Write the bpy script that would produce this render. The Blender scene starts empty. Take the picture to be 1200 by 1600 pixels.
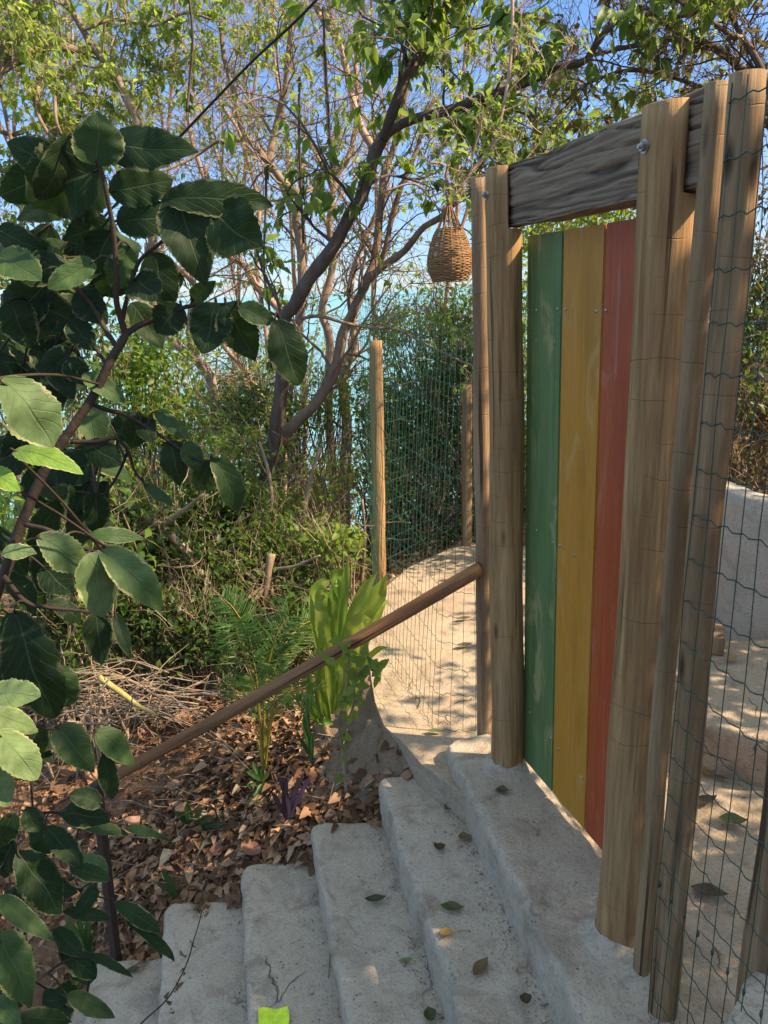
import bpy, bmesh, math, random
import numpy as np
from mathutils import Vector, Matrix, noise as mnoise
random.seed(7); np.random.seed(7)
R = math.radians
SC = bpy.context.scene
COL = SC.collection

# ------------------------------------------------------------------ camera
PITCH, ROLL, FPX, EYE = 16.1, -2.6, 1200.0, 1.65
_p, _r = R(PITCH), R(ROLL)
FWD = np.array([0, math.cos(_p), -math.sin(_p)])
_r0 = np.array([1.0, 0, 0]); _u0 = np.cross(_r0, FWD)
RIGHT = math.cos(_r)*_r0 + math.sin(_r)*_u0
UP = -math.sin(_r)*_r0 + math.cos(_r)*_u0
EYEP = np.array([0, 0, EYE])
cam = bpy.data.cameras.new('camera'); cam_o = bpy.data.objects.new('camera', cam); COL.objects.link(cam_o)
cam.sensor_fit = 'VERTICAL'; cam.sensor_height = 24.0; cam.lens = 24.0*FPX/1600.0
cam.clip_start = 0.05; cam.clip_end = 60000
M4 = Matrix(((RIGHT[0], UP[0], -FWD[0], 0), (RIGHT[1], UP[1], -FWD[1], 0), (RIGHT[2], UP[2], -FWD[2], EYE), (0, 0, 0, 1)))
cam_o.matrix_world = M4
SC.camera = cam_o

# ------------------------------------------------------------------ light
SUN_AZ, SUN_EL = 101.0, 43.0
SDIR = Vector((math.sin(R(SUN_AZ))*math.cos(R(SUN_EL)), math.cos(R(SUN_AZ))*math.cos(R(SUN_EL)), math.sin(R(SUN_EL))))
W = bpy.data.worlds.new('World'); SC.world = W; W.use_nodes = True
nt = W.node_tree; nt.nodes.clear()
sky = nt.nodes.new('ShaderNodeTexSky'); sky.sky_type = 'NISHITA'; sky.sun_disc = False
sky.sun_elevation = R(SUN_EL); sky.sun_rotation = R(SUN_AZ); sky.air_density = 0.75; sky.dust_density = 0.1; sky.ozone_density = 4.0
bg = nt.nodes.new('ShaderNodeBackground'); bg.inputs[1].default_value = 0.10
wo = nt.nodes.new('ShaderNodeOutputWorld')
# added fill light: sky boosted and warmed toward the zenith to brighten the shade
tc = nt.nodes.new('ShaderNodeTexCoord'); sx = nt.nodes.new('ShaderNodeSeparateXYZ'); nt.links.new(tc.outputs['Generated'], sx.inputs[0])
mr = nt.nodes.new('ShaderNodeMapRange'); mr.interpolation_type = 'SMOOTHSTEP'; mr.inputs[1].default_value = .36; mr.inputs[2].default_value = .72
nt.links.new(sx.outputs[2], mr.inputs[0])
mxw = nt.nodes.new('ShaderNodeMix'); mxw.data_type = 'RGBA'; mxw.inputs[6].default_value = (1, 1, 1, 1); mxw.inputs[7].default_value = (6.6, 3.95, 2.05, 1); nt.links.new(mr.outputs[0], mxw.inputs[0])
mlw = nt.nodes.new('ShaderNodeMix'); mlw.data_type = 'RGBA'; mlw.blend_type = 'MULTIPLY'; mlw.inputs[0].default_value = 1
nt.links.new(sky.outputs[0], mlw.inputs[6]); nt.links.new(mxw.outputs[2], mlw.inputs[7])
mr2 = nt.nodes.new('ShaderNodeMapRange'); mr2.inputs[1].default_value = 0.0; mr2.inputs[2].default_value = .22; nt.links.new(sx.outputs[2], mr2.inputs[0])
mx2 = nt.nodes.new('ShaderNodeMix'); mx2.data_type = 'RGBA'; mx2.inputs[6].default_value = (.50, .62, .84, 1); mx2.inputs[7].default_value = (.78, .98, 1.22, 1); nt.links.new(mr2.outputs[0], mx2.inputs[0])
ml2 = nt.nodes.new('ShaderNodeMix'); ml2.data_type = 'RGBA'; ml2.blend_type = 'MULTIPLY'; ml2.inputs[0].default_value = 1
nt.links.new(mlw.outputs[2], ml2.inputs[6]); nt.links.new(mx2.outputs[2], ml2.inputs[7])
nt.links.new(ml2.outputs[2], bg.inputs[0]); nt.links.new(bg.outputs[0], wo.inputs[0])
sun = bpy.data.lights.new('sun', 'SUN'); sun.energy = 4.5; sun.angle = R(0.53); sun.color = (1.0, 0.84, 0.66)
sun_o = bpy.data.objects.new('sun', sun); COL.objects.link(sun_o)
sun_o.rotation_euler = SDIR.to_track_quat('Z', 'Y').to_euler(); sun_o.location = (6, 0, 8)
SC.view_settings.view_transform = 'Standard'; SC.view_settings.look = 'None'
SC.view_settings.use_white_balance = True; SC.view_settings.white_balance_temperature = 7700; SC.view_settings.white_balance_tint = 10
SC.view_settings.exposure = 1.22; SC.view_settings.gamma = 1.0
SC.cycles.max_bounces = 6; SC.cycles.transparent_max_bounces = 6

# ------------------------------------------------------------------ helpers
def ray(u, v): return FWD + RIGHT*(u-600)/FPX - UP*(v-800)/FPX
def gz(u, v, z):
    d = ray(u, v); return EYEP + d*((z-EYE)/d[2])
def gy(u, v, Y):
    d = ray(u, v); return EYEP + d*(Y/d[1])
def unit(v):
    v = np.asarray(v, float); return v/(np.linalg.norm(v)+1e-9)
def rnd(a, b): return random.uniform(a, b)
def rvec():
    return unit(np.array([random.gauss(0, 1), random.gauss(0, 1), random.gauss(0, 1)]))

class MB:
    def __init__(s): s.V = []; s.n = 0; s.Q = []; s.T = []; s.var = []; s.uv = []; s.G = []
    def add(s, V, Q=None, T=None, var=0.5, uv=None, G=None):
        V = np.asarray(V, float).reshape(-1, 3); k = len(V)
        s.V.append(V)
        if Q is not None and len(Q): s.Q.append(np.asarray(Q, int)+s.n)
        if T is not None and len(T): s.T.append(np.asarray(T, int)+s.n)
        if G is not None:
            for g in G: s.G.append([int(i)+s.n for i in g])
        s.var.append(np.full(k, var) if np.isscalar(var) else np.asarray(var, float))
        s.uv.append(np.zeros((k, 2)) if uv is None else np.asarray(uv, float))
        s.n += k
    def tube(s, pts, rad, sides=5, var=0.5, cap=True, wob=0.0):
        pts = np.asarray(pts, float); n = len(pts)
        rad = np.full(n, rad) if np.isscalar(rad) else np.asarray(rad, float)
        t = np.gradient(pts, axis=0); t /= (np.linalg.norm(t, axis=1)[:, None]+1e-9)
        ref = np.array([0.12, 0.31, 0.94]) if abs(t[:, 2]).mean() < 0.8 else np.array([0.94, 0.3, 0.1])
        a = np.cross(t, ref); a /= (np.linalg.norm(a, axis=1)[:, None]+1e-9); b = np.cross(t, a)
        th = np.arange(sides)*2*math.pi/sides
        rr = rad[:, None]
        if wob: rr = rr*(1+np.random.uniform(-wob, wob, (n, sides)))
        V = pts[:, None, :] + (np.cos(th)[None, :]*rr)[..., None]*a[:, None, :] + (np.sin(th)[None, :]*rr)[..., None]*b[:, None, :]
        i = np.arange(n-1)[:, None]*sides; j = np.arange(sides)[None, :]; j2 = (j+1) % sides
        Q = np.stack([i+j, i+j2, i+sides+j2, i+sides+j], -1).reshape(-1, 4)
        G = [list(range(sides))[::-1], [(n-1)*sides+k for k in range(sides)]] if cap and sides > 3 else None
        s.add(V.reshape(-1, 3), Q, None, var, None, G)
    def box(s, c, sz, rot=0.0, var=0.5):
        x, y, z = [q/2 for q in sz]
        P = np.array([[-x, -y, -z], [x, -y, -z], [x, y, -z], [-x, y, -z], [-x, -y, z], [x, -y, z], [x, y, z], [-x, y, z]])
        ca, sa = math.cos(rot), math.sin(rot)
        P = P @ np.array([[ca, sa, 0], [-sa, ca, 0], [0, 0, 1]]) + np.asarray(c)
        s.add(P, [[0, 3, 2, 1], [4, 5, 6, 7], [0, 1, 5, 4], [1, 2, 6, 5], [2, 3, 7, 6], [3, 0, 4, 7]], None, var)
    def leaves(s, P, D, N, L, Wd, var, fold=0.25, droop=0.15):
        P = np.asarray(P, float); m = len(P)
        if m == 0: return
        D = np.asarray(D, float); D /= np.linalg.norm(D, axis=1)[:, None]+1e-9
        S = np.cross(D, N); S /= np.linalg.norm(S, axis=1)[:, None]+1e-9
        N = np.cross(S, D)
        L = np.broadcast_to(L, m)[:, None]; Wd = np.broadcast_to(Wd, m)[:, None]
        b = P; l = P + D*L*.42 + S*Wd*.5 + N*Wd*fold; r = P + D*L*.42 - S*Wd*.5 + N*Wd*fold
        mm = P + D*L*.5; l2 = P + D*L*.75 + S*Wd*.3 + N*(Wd*fold*.6 - L*droop*.6); r2 = P + D*L*.75 - S*Wd*.3 + N*(Wd*fold*.6 - L*droop*.6)
        t = P + D*L - N*L*droop
        V = np.stack([b, l, r, mm, l2, r2, t], 1).reshape(-1, 3)
        o = np.arange(m)[:, None]*7
        T = np.concatenate([o+np.array([[0, 3, 1]]), o+np.array([[0, 2, 3]]), o+np.array([[3, 6, 4]]), o+np.array([[3, 5, 6]])], 0)
        T2 = np.concatenate([o+np.array([[1, 3, 4]]), o+np.array([[2, 5, 3]])], 0)
        s.add(V, None, np.concatenate([T, T2], 0), np.repeat(np.broadcast_to(var, m), 7))
    def build(s, name, mat, parent=None, smooth=True, origin=None):
        me = bpy.data.meshes.new(name)
        V = np.concatenate(s.V, 0) if s.V else np.zeros((0, 3))
        faces = []
        Q = np.concatenate(s.Q, 0) if s.Q else np.zeros((0, 4), int); T = np.concatenate(s.T, 0) if s.T else np.zeros((0, 3), int)
        gl = [len(g) for g in s.G]
        loops = np.concatenate([Q.ravel(), T.ravel(), np.array([i for g in s.G for i in g], int)]).astype(np.int32)
        tot = np.concatenate([np.full(len(Q), 4), np.full(len(T), 3), np.array(gl, int)]).astype(np.int32)
        start = np.concatenate([[0], np.cumsum(tot)[:-1]]).astype(np.int32) if len(tot) else np.zeros(0, np.int32)
        if origin is not None: V = V - np.asarray(origin)
        me.vertices.add(len(V)); me.vertices.foreach_set('co', V.astype(np.float32).ravel())
        me.loops.add(len(loops)); me.loops.foreach_set('vertex_index', loops)
        me.polygons.add(len(tot)); me.polygons.foreach_set('loop_start', start)
        me.update(calc_edges=True)
        me.polygons.foreach_set('use_smooth', np.full(len(tot), smooth))
        at = me.attributes.new('var', 'FLOAT', 'POINT'); at.data.foreach_set('value', np.concatenate(s.var).astype(np.float32))
        uv = np.concatenate(s.uv, 0)
        if uv.any():
            ul = me.uv_layers.new(name='UVMap'); ul.data.foreach_set('uv', uv[loops].astype(np.float32).ravel())
        me.validate()
        me.materials.append(mat)
        o = bpy.data.objects.new(name, me); COL.objects.link(o)
        if origin is not None: o.location = origin
        if parent is not None:
            o.parent = parent
            pl = np.array(parent['_loc']) if '_loc' in parent else np.zeros(3)
            o.location = np.array(o.location) - pl
        return o

def tag(o, label=None, cat=None, group=None, kind=None):
    if label: o['label'] = label
    if cat: o['category'] = cat
    if group: o['group'] = group
    if kind: o['kind'] = kind
    return o
LOCS = []
def thing(name, label, cat, loc=(0, 0, 0), group=None):
    o = bpy.data.objects.new(name, None); COL.objects.link(o)
    o.empty_display_size = 0.1
    o.location = loc; o['_loc'] = [float(x) for x in loc]; LOCS.append(o)
    return tag(o, label, cat, group)

def cr(pts, n=6):
    """Catmull-Rom through points"""
    P = np.asarray(pts, float)
    P = np.vstack([2*P[0]-P[1], P, 2*P[-1]-P[-2]]); out = []
    for i in range(1, len(P)-2):
        for k in range(n):
            t = k/n; a, b, c, d = P[i-1], P[i], P[i+1], P[i+2]
            out.append(.5*((2*b)+(-a+c)*t+(2*a-5*b+4*c-d)*t*t+(-a+3*b-3*c+d)*t**3))
    out.append(P[-2]); return np.array(out)

# ------------------------------------------------------------------ materials
class NG:
    def __init__(s, name):
        s.m = bpy.data.materials.new(name); s.m.use_nodes = True; s.t = s.m.node_tree; s.t.nodes.clear()
        s.out = s.n('ShaderNodeOutputMaterial')
    def n(s, ty, ins=None, **kw):
        x = s.t.nodes.new(ty)
        for k, v in kw.items(): setattr(x, k, v)
        for k, v in (ins or {}).items():
            i = x.inputs[k]
            if hasattr(v, 'links') or isinstance(v, bpy.types.NodeSocket): s.t.links.new(v, i)
            else: i.default_value = v
        return x
    def coord(s, kind='Object', scale=(1, 1, 1), loc=(0, 0, 0)):
        c = s.n('ShaderNodeTexCoord'); mp = s.n('ShaderNodeMapping', {0: c.outputs[kind], 'Scale': scale, 'Location': loc}); return mp.outputs[0]
    def noise(s, vec, scale, detail=4, rough=.55, dist=0.0):
        return s.n('ShaderNodeTexNoise', {'Vector': vec, 'Scale': scale, 'Detail': detail, 'Roughness': rough, 'Distortion': dist}).outputs[0]
    def ramp(s, fac, stops, interp='LINEAR'):
        x = s.n('ShaderNodeValToRGB', {0: fac}); r = x.color_ramp; r.interpolation = interp
        while len(r.elements) < len(stops): r.elements.new(.5)
        for e, (p, c) in zip(r.elements, stops):
            e.position = p; e.color = (c if len(c) == 4 else (*c, 1)) if not np.isscalar(c) else (c, c, c, 1)
        return x.outputs[0]
    def mix(s, fac, a, b, blend='MIX'):
        x = s.n('ShaderNodeMix', data_type='RGBA', blend_type=blend)
        for i, v in ((0, fac), (6, a), (7, b)):
            if isinstance(v, bpy.types.NodeSocket): s.t.links.new(v, x.inputs[i])
            else: x.inputs[i].default_value = v if (i == 0 or len(v) == 4) else (*v, 1)
        return x.outputs[2]
    def math(s, op, a, b=0.0, c=0.0, clamp=False):
        x = s.n('ShaderNodeMath', operation=op); x.use_clamp = clamp
        for i, v in ((0, a), (1, b), (2, c)):
            if isinstance(v, bpy.types.NodeSocket): s.t.links.new(v, x.inputs[i])
            else: x.inputs[i].default_value = v
        return x.outputs[0]
    def bump(s, h, dist=.01, strength=1.0, normal=None):
        ins = {'Height': h, 'Distance': dist, 'Strength': strength}
        if normal is not None: ins['Normal'] = normal
        return s.n('ShaderNodeBump', ins).outputs[0]
    def bsdf(s, col, rough=.8, normal=None, **kw):
        ins = {'Base Color': col if isinstance(col, bpy.types.NodeSocket) else (*col, 1), 'Roughness': rough}
        if normal is not None: ins['Normal'] = normal
        for k, v in kw.items(): ins[k.replace('_', ' ')] = v
        return s.n('ShaderNodeBsdfPrincipled', ins)
    def done(s, sh): s.t.links.new(sh.outputs[0], s.out.inputs[0]); return s.m

def attr(g, name='var'): return g.n('ShaderNodeAttribute', attribute_name=name).outputs['Fac']

def mat_log(name, c0, c1, dark, lines=1.0, seed=0.0):
    g = NG(name)
    v = g.coord('Object', (28, 28, 1.6), (seed, seed, seed)); v2 = g.coord('Object', (5, 5, 1.2), (seed*2, 0, seed)); v1 = g.coord('Object')
    grain = g.noise(v, 1.0, 6, .65, .4); blot = g.noise(v2, 1.0, 4)
    fine = g.noise(g.coord('Object', (160, 160, 7), (seed, 0, 0)), 1.0, 4, .6)
    col = g.mix(g.ramp(grain, [(.36, 0), (.62, 1)]), tuple(x*.82 for x in c0), tuple(x*1.12 for x in c1))
    col = g.mix(g.ramp(blot, [(.48, 0), (.74, .45)]), col, dark)
    streak = g.noise(g.coord('Object', (17, 17, .55), (seed*3, 5, seed)), 1.0, 5, .6, .5)
    col = g.mix(g.ramp(streak, [(.54, 0), (.74, .3)]), col, dark)
    grey = g.noise(g.coord('Object', (3, 3, 1.5), (seed, 8, 2)), 1.0, 3)
    col = g.mix(g.ramp(grey, [(.5, 0), (.75, .25)]), col, (.31, .25, .18))
    crack = g.ramp(g.noise(g.coord('Object', (42, 42, .9), (seed+3, 1, 0)), 1.0, 3, .5, .3), [(.31, 1), (.37, 0)])
    col = g.mix(g.math('MULTIPLY', crack, .85), col, tuple(x*.45 for x in dark))
    col = g.mix(g.math('MULTIPLY', g.ramp(fine, [(.35, 1), (.6, 0)]), .35), col, dark)
    vor = g.n('ShaderNodeTexVoronoi', {'Vector': g.coord('Object', (9, 9, 2.6), (seed, seed*.7, seed)), 'Scale': 1.0, 'Randomness': 1.0}).outputs['Distance']
    knot = g.ramp(vor, [(.05, 1), (.12, 0)])
    col = g.mix(g.math('MULTIPLY', knot, .85), col, tuple(x*.3 for x in dark))
    # fine dark lines across the grain
    sep = g.n('ShaderNodeSeparateXYZ', {0: v1}); nz = g.noise(g.coord('Object', (4, 4, 4), (seed, 0, 0)), 1.0, 2)
    zz = g.math('ADD', g.math('MULTIPLY', sep.outputs[2], 12.5), g.math('MULTIPLY', nz, 1.1))
    stripe = g.math('ABSOLUTE', g.math('SUBTRACT', g.math('FRACT', zz), .5))
    ln = g.math('MULTIPLY', g.ramp(stripe, [(.006, 1), (.022, 0)]), g.ramp(g.noise(g.coord('Object', (9, 9, 9), (seed, 4, 0)), 1.0, 2), [(.46, 0), (.56, 1)]))
    col = g.mix(g.math('MULTIPLY', ln, .16*lines), col, tuple(x*.4 for x in dark))
    h = g.math('ADD', g.math('MULTIPLY', grain, .6), g.math('MULTIPLY', fine, .35))
    h = g.math('SUBTRACT', h, g.math('MULTIPLY', crack, .8)); h = g.math('SUBTRACT', h, g.math('MULTIPLY', ln, .2))
    return g.done(g.bsdf(col, .78, g.bump(h, .006, .9), Specular_IOR_Level=.2))

def mat_leaf(name, stops, trans, tfac=.35, rough=.45, spec=.35):
    g = NG(name); a = attr(g)
    col = g.ramp(a, stops)
    nz = g.noise(g.coord('Object'), 9.0, 3)
    col = g.mix(g.ramp(nz, [(.3, .0), (.75, .45)]), col, tuple(x*.55 for x in stops[0][1]))
    b = g.bsdf(col, rough, Specular_IOR_Level=spec)
    tr = g.n('ShaderNodeBsdfTranslucent', {0: g.mix(.5, col, trans)})
    mx = g.n('ShaderNodeMixShader', {0: tfac, 1: b.outputs[0], 2: tr.outputs[0]})
    return g.done(mx)

def mat_bark(name, c0, c1, c2):
    g = NG(name)
    v = g.coord('Object', (14, 14, 4)); n1 = g.noise(v, 1.0, 6, .65, .5); n2 = g.noise(g.coord('Object'), 2.6, 3); n3 = g.noise(g.coord('Object'), 70, 4, .6)
    col = g.mix(g.ramp(n1, [(.32, 0), (.66, 1)]), c0, c1)
    col = g.mix(g.ramp(n2, [(.5, 0), (.66, .8)]), col, c2)
    h = g.math('ADD', n1, g.math('MULTIPLY', n3, .4))
    return g.done(g.bsdf(col, .85, g.bump(h, .008, .8), Specular_IOR_Level=.2))

def mat_plain(name, col, rough=.6, metal=0.0, spec=.4):
    g = NG(name); nz = g.noise(g.coord('Object'), 40, 3)
    c = g.mix(g.ramp(nz, [(.3, 0), (.7, 1)]), tuple(x*.75 for x in col), tuple(min(1, x*1.15) for x in col))
    return g.done(g.bsdf(c, rough, Metallic=metal, Specular_IOR_Level=spec))

def mat_concrete(name, c0, c1, stain, warm):
    g = NG(name); o = g.coord('Object')
    n1 = g.noise(o, 3.2, 5, .6, .2); n2 = g.noise(o, 16, 6, .7); n3 = g.noise(o, 130, 3, .6); n4 = g.noise(g.coord('Object', (1, 1, 1), (5, 2, 9)), 5.5, 6, .65, .6)
    n5 = g.noise(g.coord('Object', (1, 1, 1), (1, 7, 3)), 1.7, 4, .6)
    col = g.mix(g.ramp(n1, [(.32, 0), (.68, 1)]), c0, c1)
    col = g.mix(g.ramp(n5, [(.46, 0), (.7, .7)]), col, warm)
    col = g.mix(g.ramp(n4, [(.52, 0), (.66, .7)]), col, stain)
    n6 = g.noise(g.coord('Object', (1, 1, 1), (4, 4, 1)), 9, 5, .7, .9)
    col = g.mix(g.ramp(n6, [(.62, 0), (.70, .7)]), col, tuple(x*.6 for x in stain))
    col = g.mix(g.ramp(n2, [(.3, .5), (.5, 0)]), col, tuple(x*.62 for x in c0))
    col = g.mix(g.ramp(n3, [(.34, .5), (.46, 0)]), col, tuple(x*.45 for x in c0))
    col = g.mix(g.ramp(n3, [(.62, 0), (.74, .22)]), col, tuple(min(1, x*1.5) for x in c1))
    vor = g.n('ShaderNodeTexVoronoi', {'Vector': o, 'Scale': 34.0}).outputs['Distance']
    pit = g.math('MULTIPLY', g.ramp(vor, [(.07, 1), (.13, 0)]), g.ramp(g.noise(o, 6, 2), [(.5, 0), (.6, 1)]))
    col = g.mix(g.math('MULTIPLY', pit, .7), col, tuple(x*.35 for x in stain))
    wv = g.n('ShaderNodeMix', {}, data_type='RGBA'); wn = g.n('ShaderNodeTexNoise', {'Vector': o, 'Scale': 7.0, 'Detail': 5.0})
    wv.inputs[0].default_value = .12; g.t.links.new(o, wv.inputs[6]); g.t.links.new(wn.outputs['Color'], wv.inputs[7])
    ck = g.n('ShaderNodeTexVoronoi', {'Vector': wv.outputs[2], 'Scale': 2.6}, feature='DISTANCE_TO_EDGE').outputs['Distance']
    ck = g.math('MULTIPLY', g.ramp(ck, [(.002, 1), (.006, 0)]), g.ramp(g.noise(g.coord('Object', (1, 1, 1), (8, 3, 3)), 2.2, 2), [(.55, 0), (.62, 1)]))
    col = g.mix(g.math('MULTIPLY', ck, .8), col, tuple(x*.3 for x in stain))
    pit = g.math('ADD', pit, ck)
    h = g.math('ADD', g.math('MULTIPLY', n2, 1.0), g.math('MULTIPLY', n3, .5)); h = g.math('ADD', h, g.math('MULTIPLY', n1, 1.4)); h = g.math('SUBTRACT', h, g.math('MULTIPLY', pit, .6))
    return g.done(g.bsdf(col, .92, g.bump(h, .011, .9), Specular_IOR_Level=.12))

def mat_paint(name, paint, worn, scr, seed):
    g = NG(name); o = g.coord('Object', (1, 1, 1), (seed, seed, 0))
    st = g.noise(g.coord('Object', (26, 26, 1.1), (seed, 0, seed)), 1.0, 6, .65, .3); bl = g.noise(g.coord('Object', (9, 9, 2.2), (seed, 2, 0)), 1.0, 5, .6)
    fi = g.noise(g.coord('Object', (240, 240, 5), (seed, 0, 0)), 1.0, 3); ws = g.noise(g.coord('Object', (60, 60, 2.4), (seed, 9, 4)), 1.0, 4, .7, .8)
    dots = g.noise(o, 60, 3); pat = g.noise(g.coord('Object', (11, 11, 3.2), (seed+2, 1, 7)), 1.0, 7, .72, 1.2); hs = g.noise(g.coord('Object', (3, 3, 90), (seed, 3, 1)), 1.0, 3, .6)
    col = g.mix(g.ramp(st, [(.34, 0), (.72, .65)]), paint, worn)
    col = g.mix(g.ramp(bl, [(.52, 0), (.72, .6)]), col, tuple(x*.6 for x in paint))
    col = g.mix(g.ramp(ws, [(.60, 0), (.70, .5)]), col, scr)
    col = g.mix(g.ramp(pat, [(.56, 0), (.62, .55), (.7, .75)]), col, scr)
    col = g.mix(g.ramp(hs, [(.55, 0), (.7, .25)]), col, worn)
    col = g.mix(g.ramp(fi, [(.3, .35), (.5, 0)]), col, tuple(x*.5 for x in paint))
    col = g.mix(g.ramp(dots, [(.70, 0), (.76, .7)]), col, (.10, .07, .05))
    h = g.math('ADD', st, g.math('MULTIPLY', fi, .5))
    return g.done(g.bsdf(col, .55, g.bump(h, .0015, .6), Specular_IOR_Level=.35))

LOG_A = mat_log('log_tan', (.325, .18, .078), (.47, .29, .135), (.15, .08, .037), 1.0, 1.3)
LOG_B = mat_log('log_tan_right', (.325, .18, .078), (.47, .29, .135), (.145, .078, .036), 1.2, 4.7)
LOG_C = mat_log('log_greyed', (.25, .155, .08), (.36, .24, .135), (.125, .075, .04), .5, 8.1)
LOG_D = mat_log('log_reddish', (.24, .145, .08), (.36, .235, .135), (.12, .07, .04), .4, 2.9)
RAIL_M = mat_log('handrail_wood', (.20, .09, .04), (.30, .15, .072), (.09, .045, .025), .2, 6.2)
def mat_beam():
    g = NG('weathered_beam')
    n1 = g.noise(g.coord('Object', (3, 60, 60)), 1.0, 6, .7, .6); n2 = g.noise(g.coord('Object', (1.4, 14, 14)), 1.0, 4, .6)
    a = attr(g)
    col = g.mix(g.ramp(n1, [(.3, 0), (.7, 1)]), (.16, .11, .075), (.34, .255, .185))
    col = g.mix(g.ramp(n2, [(.5, 0), (.75, .5)]), col, (.28, .20, .13))
    col = g.mix(g.ramp(a, [(.0, .8), (.4, 0)]), col, (.045, .032, .022))
    return g.done(g.bsdf(col, .88, g.bump(n1, .004, .9), Specular_IOR_Level=.2))
BEAM_M = mat_beam()
CONC = mat_concrete('step_concrete', (.42, .36, .29), (.52, .45, .37), (.25, .195, .145), (.47, .385, .295))
CONC_F = mat_concrete('floor_concrete', (.37, .29, .21), (.47, .38, .285), (.25, .19, .135), (.43, .325, .23))
CONC_W = mat_concrete('wall_concrete', (.44, .39, .325), (.54, .485, .41), (.30, .28, .25), (.5, .46, .41))
MUD = mat_concrete('mud_mortar', (.21, .15, .10), (.29, .215, .15), (.17, .115, .075), (.32, .23, .155))
GREEN_P = mat_paint('green_paint', (.085, .165, .055), (.20, .28, .11), (.42, .35, .16), .7)
YELL_P = mat_paint('yellow_paint', (.54, .225, .018), (.50, .245, .06), (.55, .33, .12), 3.1)
RED_P = mat_paint('red_paint', (.42, .062, .018), (.45, .125, .04), (.46, .17, .12), 5.9)
STEEL = mat_plain('bolt_steel', (.42, .40, .38), .45, 1.0)
WIRE = mat_plain('green_wire', (.018, .055, .04), .4, 0, .5)
WIRE_F = mat_plain('green_wire_far', (.02, .10, .065), .45, 0, .5)
CABLE_M = mat_plain('black_cable', (.02, .02, .022), .5)
STAKE_M = mat_plain('rusty_stake', (.055, .03, .022), .7)
WICKER = None
NEON = mat_plain('neon_cloth', (.62, .85, .06), .7)

TW = (.30, .42, .06)
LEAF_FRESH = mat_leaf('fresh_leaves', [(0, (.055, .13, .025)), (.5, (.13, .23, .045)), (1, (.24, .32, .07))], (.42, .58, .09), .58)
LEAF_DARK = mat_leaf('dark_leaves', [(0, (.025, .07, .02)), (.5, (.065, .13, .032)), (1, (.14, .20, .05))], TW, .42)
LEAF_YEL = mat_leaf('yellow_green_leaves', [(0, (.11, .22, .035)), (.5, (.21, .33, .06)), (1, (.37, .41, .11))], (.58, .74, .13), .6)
LEAF_DRYISH = mat_leaf('mixed_dry_leaves', [(0, (.05, .08, .025)), (.45, (.12, .12, .045)), (.75, (.20, .12, .06)), (1, (.24, .13, .075))], (.3, .25, .08), .3)
LITTER = mat_leaf('leaf_litter', [(0, (.06, .034, .022)), (.25, (.16, .085, .048)), (.55, (.36, .195, .105)), (.84, (.50, .31, .19)), (.95, (.52, .36, .24)), (1, (.42, .36, .23))], (.4, .2, .08), .12, .7, .15)
BARK_PINK = mat_bark('pinkish_bark', (.30, .20, .155), (.48, .35, .275), (.24, .16, .125))
BARK_DARK = mat_bark('dark_bark', (.085, .062, .052), (.15, .115, .095), (.07, .055, .045))
BARK_BROWN = mat_bark('brown_bark', (.16, .105, .075), (.28, .195, .145), (.12, .08, .06))
BARK_TAN = mat_bark('tan_bark', (.22, .16, .115), (.34, .26, .195), (.16, .12, .085))
STICKS = mat_bark('dry_sticks', (.20, .14, .095), (.38, .29, .21), (.13, .085, .055))

def mat_soil():
    g = NG('soil'); o = g.coord('Object')
    n1 = g.noise(o, 2.2, 5, .6); n2 = g.noise(o, 22, 6, .7); n3 = g.noise(o, 90, 3)
    col = g.mix(g.ramp(n1, [(.35, 0), (.65, 1)]), (.18, .098, .056), (.32, .19, .115))
    col = g.mix(g.ramp(n2, [(.3, .7), (.55, 0)]), col, (.095, .052, .03))
    col = g.mix(g.ramp(n3, [(.6, 0), (.75, .5)]), col, (.44, .31, .2))
    h = g.math('ADD', n2, g.math('MULTIPLY', n3, .4))
    return g.done(g.bsdf(col, .95, g.bump(h, .03, .9), Specular_IOR_Level=.1))
SOIL = mat_soil()

def mat_sea():
    g = NG('sea_water'); o = g.coord('Object')
    n1 = g.noise(g.coord('Object', (.02, .006, 1)), 1.0, 4); n2 = g.noise(o, .35, 5, .6)
    col = g.mix(g.ramp(n1, [(.35, 0), (.65, 1)]), (.13, .33, .38), (.19, .42, .47))
    return g.done(g.bsdf(col, .35, g.bump(n2, .3, .4), Specular_IOR_Level=.4))
SEA = mat_sea()

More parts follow.
